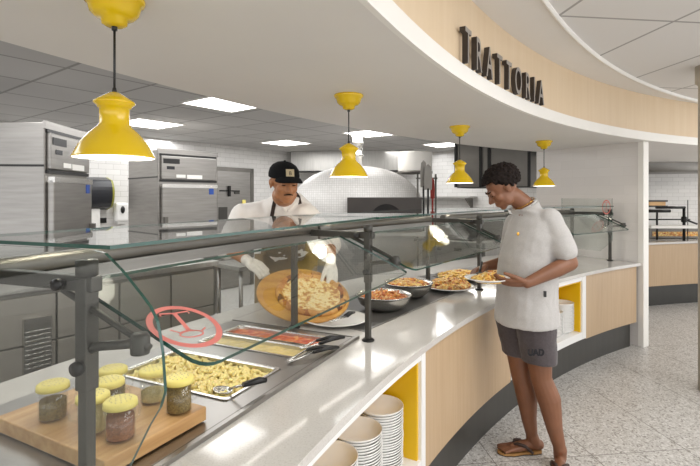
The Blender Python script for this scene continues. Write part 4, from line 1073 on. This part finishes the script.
foot(b, J['ra'], Vector((-1,-.06,0)), .255, .018)
foot(b, J['la'], Vector((-.42,-.9,0)), .255, .018)
# hands
PLc = W(487, 281.5, 2.66)
hand(b, J['lw'], (Vector((-1,.22,-.02))), Vector((.0,.55,.83)), Vector((.0,-.83,.55)), .30, 1.08, 0, .3)
hand(b, J['rw'], Vector((-.9,-.35,-.25)), Vector((.1,-.2,-1)), Vector((0,-1,.3)), .75, .98, 0, .6)
LB(b, cu).build('body', 'skin_brown', cu, remesh=.0055, smooth_it=3)
eyes(cu, hm, J['hd'], .98)
# hair: curly cap of small lumps
b = MB(); rd = random.Random(11); q = lambda x, y, z: J['hd'] + hm @ (Vector((x,y,z))*.98)
b.sph(q(0,-.030,.055), (.084,.094,.078), hm)
for i in range(1500):
    a = rd.uniform(0,6.283); ph = math.acos(rd.uniform(-.60, 1))
    x, y, z = .090*math.sin(ph)*math.cos(a), -.020+.112*math.sin(ph)*math.sin(a), .046+.094*math.cos(ph)
    if y > .0 and z < .050+(y*.45): continue
    if y > -.035 and z < .022 : continue
    jt = rd.uniform(.95,1.06); x, y, z = x*jt, y*jt, .046+(z-.046)*jt
    b.sph(q(x,y,z), rd.uniform(.006,.0115), None, 6, 4)
LB(b, cu).build('hair', 'hair_black', cu, remesh=.0030)
# T-shirt
b = MB()
hem = J['pel']-up*.095
torso(b, [(hem+f*-.0, lat*.215, f*.180), (hem+up*.02, lat*.214, f*.180), (J['pel']+up*.03, lat*.205, f*.170), (J['sp']+f*.005, lat*.195, f*.165), (J['sp']+up*.12, lat*.19, f*.160), (J['ch'], lat*.195, f*.145), (J['ch']+up*.08-f*.015, lat*.185, f*.135), (J['ch']+up*.125-f*.015, lat*.15, f*.115), (J['nb']-up*.02+f*.006, lat*.104, f*.102), (J['nb']-up*.004+f*.004, lat*.080, f*.080-up*.03)])
for s_, e_ in (('ls','le'), ('rs','re')):
    a_ = J[s_]; c_ = J[e_]; b.chain([a_+up*.0, mid(a_,c_,.35), mid(a_,c_,.72)], [.066,.070,.072], 18)
    b.cap(J['ch']+up*.05, a_, .09, .064)
ts = LB(b, cu).build('t_shirt', 'tee_grey', cu, remesh=.008, smooth_it=5, disp=(.12,.020))
# collar ring, pocket and side label
b = MB(); n = 30; cN = J['nb']-up*.002+f*.002; nn_ = (up*.85+f*.53).normalized(); ax1 = lat; ax2 = nn_.cross(lat).normalized()
b.tube([cN+ax1*.074*math.cos(2*math.pi*k/n)+ax2*.074*math.sin(2*math.pi*k/n) for k in range(n+1)], .006, 8); LB(b, cu).build('collar', 'tee_grey', ts)
b = MB(); b.sph(W(518,234,2.632), (.008,.004,.011)); LB(b, cu).build('pocket_label', 'gold', ts)
b = MB(); b.box(W(545,294,2.565), (.012,.012,.032)); LB(b, cu).build('hem_label', 'black_plastic', ts)
b = MB(); n = 30; cN2 = J['nb']+up*.010+f*.010
b.tube([cN2+ax1*.066*math.cos(2*math.pi*k/n)+ax2*.068*math.sin(2*math.pi*k/n) for k in range(n+1)], .0022, 6); LB(b, cu).build('necklace', 'gold', cu)
# shorts
b = MB()
torso(b, [(J['pel']+up*.06, lat*.165, f*.125), (J['pel'], lat*.18, f*.135), (J['pel']-up*.09, lat*.18, f*.145)])
for h_, k_, sgn in (('lh','lk',1), ('rh','rk',-1)):
    k2 = J[k_]; h2 = J[h_]; bt = mid(h2, k2, .74 if sgn > 0 else .66)
    b.rings([(h2-up*.04, lat*.110, f*.118), (mid(h2,k2,.35), lat*.106, f*.112), (bt, lat*.100, f*.098), (bt-up*.01, lat*.098, f*.096)], 22)
sh = LB(b, cu).build('shorts', 'short_dark', cu, remesh=.008, smooth_it=3, disp=(.10,.014))
c_ = W(536, 355.5, 2.555)
o = text_mesh('shorts_print', 'UAD', .050, .003, 'short_logo', sh, basis(rel(cu, c_), Vector((1,0,0)), up, Vector((0,-1,0))), .85, .002)
# sandals
for an, td in (('ra', Vector((-1,-.06,0))), ('la', Vector((-.42,-.9,0)))):
    t_ = td.normalized(); s_ = Vector((-t_.y,t_.x,0)); base = Vector((J[an].x,J[an].y,0))-t_*.06
    out = [(0,.0),(.01,.026),(.05,.034),(.12,.032),(.19,.046),(.245,.040),(.272,.016),(.276,0)]
    pl = [(x,y) for x,y in out]+[(x,-y*1.0) for x,y in reversed(out[1:-1])]
    b = MB(); mm = Matrix((t_, s_, up)).transposed(); b.prism(pl, .006, .018, mm, base); so = LB(b, cu).build('sandal', 'sole_tan', cu, bevel=.003)
    b = MB(); b.prism(pl, 0, .006, mm, base); LB(b, cu).build('outsole', 'sole_black', so)
    b = MB(); tp = base+t_*.20+up*.035
    for sg_ in (-1,1): b.tube([tp-up*.014, tp+up*.016-t_*.02, base+t_*.16+s_*sg_*.022+up*.070, base+t_*.12+s_*sg_*.040+up*.060, base+t_*.075+s_*sg_*.044+up*.020], [.006,.008,.010,.010,.009], 10)
    LB(b, cu).build('thong_strap', 'strap_leather', so)
# plate with food, spoon
pt = MB().lathe([(0,0),(.07,0),(.075,.004),(.118,.018),(.125,.021),(.125,.025),(.114,.022),(.072,.009),(0,.008)], n=50).build('dinner_plate', 'white_china', loc=PLc); tag(pt, 'white plate of yellow pasta held by the customer', 'plate')
heap('pasta_portion', PLc+Vector((.01,0,0)), .085, PLc.z+.010, .035, 'food_gold', 'yellow pasta served on the customer\'s plate', 'pasta', 110, .013, 9, flat=True)
sp_ = thing('serving_spoon', 'black serving spoon held over the plate by the customer', 'serving spoon', W(480,272,2.83))
Lp = lambda p: Vector(p)-sp_.location
MB().tube([Lp(W(482,262,2.90)), Lp(W(479.5,272,2.83)), Lp(W(479,277,2.78))], [.007,.007,.006], 10).build('handle', 'black_plastic', sp_)
MB().lathe([(0,-.012),(.02,-.010),(.034,-.002),(.036,.003),(.028,0),(0,-.007)], Lp(W(483,273.5,2.72)), 24, Matrix.Identity(3), sx=1.2).build('spoon_bowl', 'black_plastic', sp_)

# ---- cook
K0 = Vector((-.50, 3.66, 0))
ck = thing('person', 'cook in white coat, apron and black cap holding a pizza board', 'person', K0)
J = dict(pel=Vector((-.50,3.66,.98)), sp=Vector((-.48,3.54,1.18)), ch=Vector((-.46,3.33,1.40)), nb=Vector((-.43,3.20,1.56)), hd=W(284,183.5,3.05),
         rs=Vector((-.66,3.28,1.46)), ls=Vector((-.20,3.30,1.46)))
J['rs'] = W(243, 216, 3.22); J['ls'] = W(306, 216, 3.16)
J['re'] = W(227, 247, 3.14); J['rw'] = W(249, 262, 2.95); J['le'] = W(329, 244, 3.10); J['lw'] = W(331, 263, 2.92)
f = Vector((.12,-1,0)).normalized(); lat = up.cross(f)
fd = (f*.86 - up*.38).normalized(); tu = (up*.88+f*.42).normalized(); td_ = (f*.9-up*.42).normalized()
hf = Vector((.44,-.86,-.20)).normalized(); hr = hf.cross(up).normalized(); hu = hr.cross(hf).normalized(); hm = Matrix((hr, hf, hu)).transposed()
b = MB(); HS = 1.10
head(b, hm, J['hd'], HS)
b.chain([J['nb'], J['hd']-hu*.085-hf*.02], [.075,.068], 16)
torso(b, [(J['pel']-up*.05, lat*.17, f*.13), (J['pel'], lat*.18, f*.14), (J['sp'], lat*.17, td_*.13), (J['ch'], lat*.18, td_*.12), (J['nb']-tu*.04, lat*.10, td_*.08)])
b.chain([J['rs'], J['re'], J['rw']], [.058,.048,.031], 14); b.chain([J['ls'], J['le'], J['lw']], [.058,.048,.031], 14)
b.cap(J['ch']+tu*.06, J['ls'], .08, .055); b.cap(J['ch']+tu*.06, J['rs'], .08, .055)
for s_ in (-1, 1):
    h_ = J['pel']+lat*.10*s_-up*.04; k_ = Vector((h_.x,h_.y-.03,.52)); a_ = Vector((h_.x,h_.y+.03,.10))
    b.chain([h_, k_, a_], [.10,.065,.045], 14); foot(b, a_, f, .27, .02)
RH = (Vector((.62,-.50,-.28)), Vector((.25,.35,-1)), Vector((.45,.75,.35)))
LH = (Vector((.10,-.45,-.72)), Vector((-.5,.5,-.5)), Vector((-1,-.2,.2)))
hand(b, J['rw'], *RH, .35, 1.05); hand(b, J['lw'], *LH, .35, 1.05)
LB(b, ck).build('body', 'skin_tan', ck, remesh=.006, smooth_it=3)
eyes(ck, hm, J['hd'], HS)
b = MB(); q = lambda x, y, z: J['hd'] + hm @ (Vector((x,y,z))*HS)
b.chain([q(-.026,.090,-.052), q(0,.101,-.046), q(.026,.090,-.052)], [.003,.0045,.003], 8); LB(b, ck).build('mustache', 'hair_black', ck)
for nm, wj, HH in (('rw','rw',RH), ('lw','lw',LH)):
    b = MB(); d_ = HH[0].normalized(); hand(b, J[wj], *HH, .35, 1.05, .0022); b.chain([J[wj]-d_*.03, J[wj]+d_*.01], [.036,.031], 14); LB(b, ck).build('glove', 'glove', ck, remesh=.005, smooth_it=2)
# chef coat
b = MB()
torso(b, [(J['pel']-up*.22, lat*.24, f*.19), (J['pel'], lat*.235, f*.185), (J['sp'], lat*.235, td_*.18), (J['ch']-tu*.05, lat*.245, td_*.175), (J['ch']+tu*.07, lat*.215, td_*.15), (J['nb']-tu*.025, lat*.15, td_*.11), (J['nb']+tu*.025, lat*.088, td_*.085)])
for s_, e_ in (('ls','le'), ('rs','re')):
    b.chain([J[s_], mid(J[s_],J[e_],.5), mid(J[s_],J[e_],1.02)], [.088,.084,.076], 18); b.cap(J['ch']+tu*.05, J[s_], .13, .086)
coat = LB(b, ck).build('chef_coat', 'cotton_white', ck, remesh=.009, smooth_it=5, disp=(.10,.020))
# collar flaps
b = MB()
for s_ in (-1, 1): b.chain([J['nb']+lat*.075*s_+tu*.02-td_*.02, J['nb']+lat*.055*s_+td_*.07+tu*.012, J['nb']+lat*.012*s_+td_*.115-tu*.035], [.013,.014,.011], 10)
LB(b, ck).build('coat_collar', 'cotton_white', coat)
# apron: bib, skirt, straps
b = MB(); n = 12; vs = []
rowsA = [(J['ch']-tu*.04, .115, .182, td_), (J['sp']+tu*.04, .16, .188, td_), (J['sp']-up*.03, .235, .190, f), (J['pel'], .24, .198, f), (J['pel']-up*.3, .25, .21, f), (J['pel']-up*.5, .25, .21, f)]
for c_, wd_, dp, dr in rowsA:
    for k in range(n+1):
        a = -1+2*k/n; ang_ = a*wd_/.24*1.25; vs.append(c_ + lat*.25*math.sin(ang_) + dr*(dp*math.cos(ang_)+.006))
kk = len(vs); vs += [v + (K0+Vector((0,0,v.z))-v).normalized()*.006 for v in vs]
m1 = len(rowsA)
fs = [(i*(n+1)+k,i*(n+1)+k+1,(i+1)*(n+1)+k+1,(i+1)*(n+1)+k) for i in range(m1-1) for k in range(n)]
b.add(vs, fs+[tuple(kk+j for j in f_[::-1]) for f_ in fs], True); ap = LB(b, ck).build('apron', 'apron_tan', ck)
b = MB()
for s_ in (-1, 1):
    b.cur = 0; pts = [J['ch']-tu*.04+lat*.105*s_+td_*.165, J['ch']+tu*.04+lat*.098*s_+td_*.172, J['ch']+tu*.10+lat*.09*s_+td_*.148, J['nb']-tu*.01+lat*.088*s_+td_*.095, J['nb']+tu*.03+lat*.075*s_+td_*.03, J['nb']+tu*.04+lat*.04*s_-td_*.06]
    vs = []
    for k, p in enumerate(pts): vs += [p-lat*.013, p+lat*.013, p+lat*.013-td_*.012-tu*.004, p-lat*.013-td_*.012-tu*.004]
    b.add(vs, [(k*4+j,(k+1)*4+j,(k+1)*4+(j+1)%4,k*4+(j+1)%4) for k in range(len(pts)-1) for j in range(4)], False)
LB(b, ck).build('apron_strap', 'strap_brown', ap)
# trousers and shoes
b = MB()
for s_ in (-1, 1):
    h_ = J['pel']+lat*.10*s_-up*.04; k_ = Vector((h_.x,h_.y-.03,.52)); a_ = Vector((h_.x,h_.y+.03,.08)); b.chain([h_, k_, a_], [.125,.095,.075], 16)
torso(b, [(J['pel']-up*.06, lat*.2, f*.15), (J['pel']+up*.08, lat*.2, f*.15)])
LB(b, ck).build('trousers', 'trouser', ck, remesh=.01, smooth_it=3)
for s_ in (-1, 1):
    a_ = J['pel']+lat*.10*s_; b = MB(); p_ = Vector((a_.x,a_.y+.03,.04)); b.chain([p_-f*.04, p_+f*.10, p_+f*.20], [.05,.052,.042], 14); b.v = [Vector((v.x,v.y,max(v.z,0))) for v in b.v]; LB(b, ck).build('shoe', 'black_plastic', ck)
# cap
b = MB(); cs = HS
b.rings([(q(0,-.010,.036), hr*.089*cs, hf*.110*cs), (q(0,-.011,.055), hr*.090*cs, hf*.111*cs), (q(0,-.012,.085), hr*.084*cs, hf*.103*cs), (q(0,-.013,.108), hr*.068*cs, hf*.084*cs), (q(0,-.014,.124), hr*.042*cs, hf*.052*cs), (q(0,-.014,.131), hr*.010*cs, hf*.012*cs)], 40)
b.sph(q(0,-.014,.131), .008)
capo = LB(b, ck).build('cap', 'cap_black', ck)
b = MB(); n = 16; vs = []
for k in range(n+1):
    a = math.pi*k/n; x = .080*math.cos(a)
    for r_, dz in ((0, 0), (1, 0)):
        y = (.070+.03*math.sin(a)) if r_ == 0 else (.070+.088*math.sin(a)**.75); z = .046 + .014*math.sin(a)*(1-r_) - r_*.010*math.sin(a) - .016*(abs(math.cos(a))**2)*(.6+.4*r_)
        vs += [q(x*(1 if r_ else .98), y, z), q(x*(1 if r_ else .98), y, z-.006)]
b.add(vs, [(k*4,(k+1)*4,(k+1)*4+2,k*4+2) for k in range(n)]+[(k*4+1,k*4+3,(k+1)*4+3,(k+1)*4+1) for k in range(n)]+[(k*4+2,(k+1)*4+2,(k+1)*4+3,k*4+3) for k in range(n)], True)
LB(b, ck).build('cap_brim', 'cap_black', capo)
b = MB(); b.box(q(0,.092,.078), (.052,.008,.046), mat=hm @ Matrix.Rotation(R(18),3,'X')); LB(b, ck).build('cap_patch', 'patch_tan', capo)
mt_ = hm @ Matrix.Rotation(R(18),3,'X')
text_mesh('patch_letter', 'B', .034, .001, 'strap_brown', capo, basis(rel(ck, q(0,.1005,.067)), -hr, mt_ @ Vector((0,0,1)), mt_ @ Vector((0,1,0))), 1, 0)

# ------------------------------------------------------------------ light
def area(name, loc, size, energy, colr=(1,.97,.92), rot=(0,0,0), sy=None):
    l = bpy.data.lights.new(name, 'AREA'); l.energy = energy; l.color = colr; l.size = size
    if sy: l.shape = 'RECTANGLE'; l.size_y = sy
    o = bpy.data.objects.new(name, l); col.objects.link(o); o.location = loc; o.rotation_euler = rot; return o
# unseen area lights added under the dining ceiling for brightness, no fixtures
for x, y in ((1.6,.2),(3.4,.4),(1.9,1.55),(4.2,2.2),(5.0,4.0),(3.2,-1.2),(5.4,-.4)):
    area('dining_fill', (x,y,ZC-.03), 1.0, 23, (1,.995,.985))
for x, y in ((-2.6,1.6),(-1.9,3.1),(-1.5,5.4),(-.7,7.6),(1.2,8.4),(-3.2,5.2),(-4.0,2.4),(-2.4,6.6),(.4,4.6)):
    area('kitchen_fill', (x,y,ZK-.03), 1.1, 17, (1,1,1))  # bare area lights added to raise the kitchen light, separate from the modelled fixtures
area('hood_fill', (2.27,7.3,1.69), .8, 10, sy=.2)  # area light added to brighten the tiles below the hood, no fixture
for x, y in ((5.2,8.2),(6.2,7.4)): area('far_panel', (x,y,2.10), .5, 22)
# ambient daylight from the open rooms around
w_ = bpy.data.worlds.new('world'); bpy.context.scene.world = w_; w_.use_nodes = True
w_.node_tree.nodes['Background'].inputs['Color'].default_value = (.985,.99,1,1); w_.node_tree.nodes['Background'].inputs['Strength'].default_value = 1.9
cam = bpy.data.cameras.new('camera'); co = bpy.data.objects.new('camera', cam); col.objects.link(co)
co.location = (0,0,EYE); co.rotation_euler = (R(90),0,0); cam.sensor_width = 36; cam.lens = 36*F/700; cam.shift_y = -(233-HZ)/700; cam.clip_start = .02
sc = bpy.context.scene; sc.camera = co
sc.view_settings.view_transform = 'Standard'; sc.view_settings.look = 'None'; sc.view_settings.gamma = 1; sc.view_settings.exposure = 0.0
sc.view_settings.use_curve_mapping = False
sc.cycles.use_denoising = True; sc.cycles.max_bounces = 8; sc.cycles.transparent_max_bounces = 24
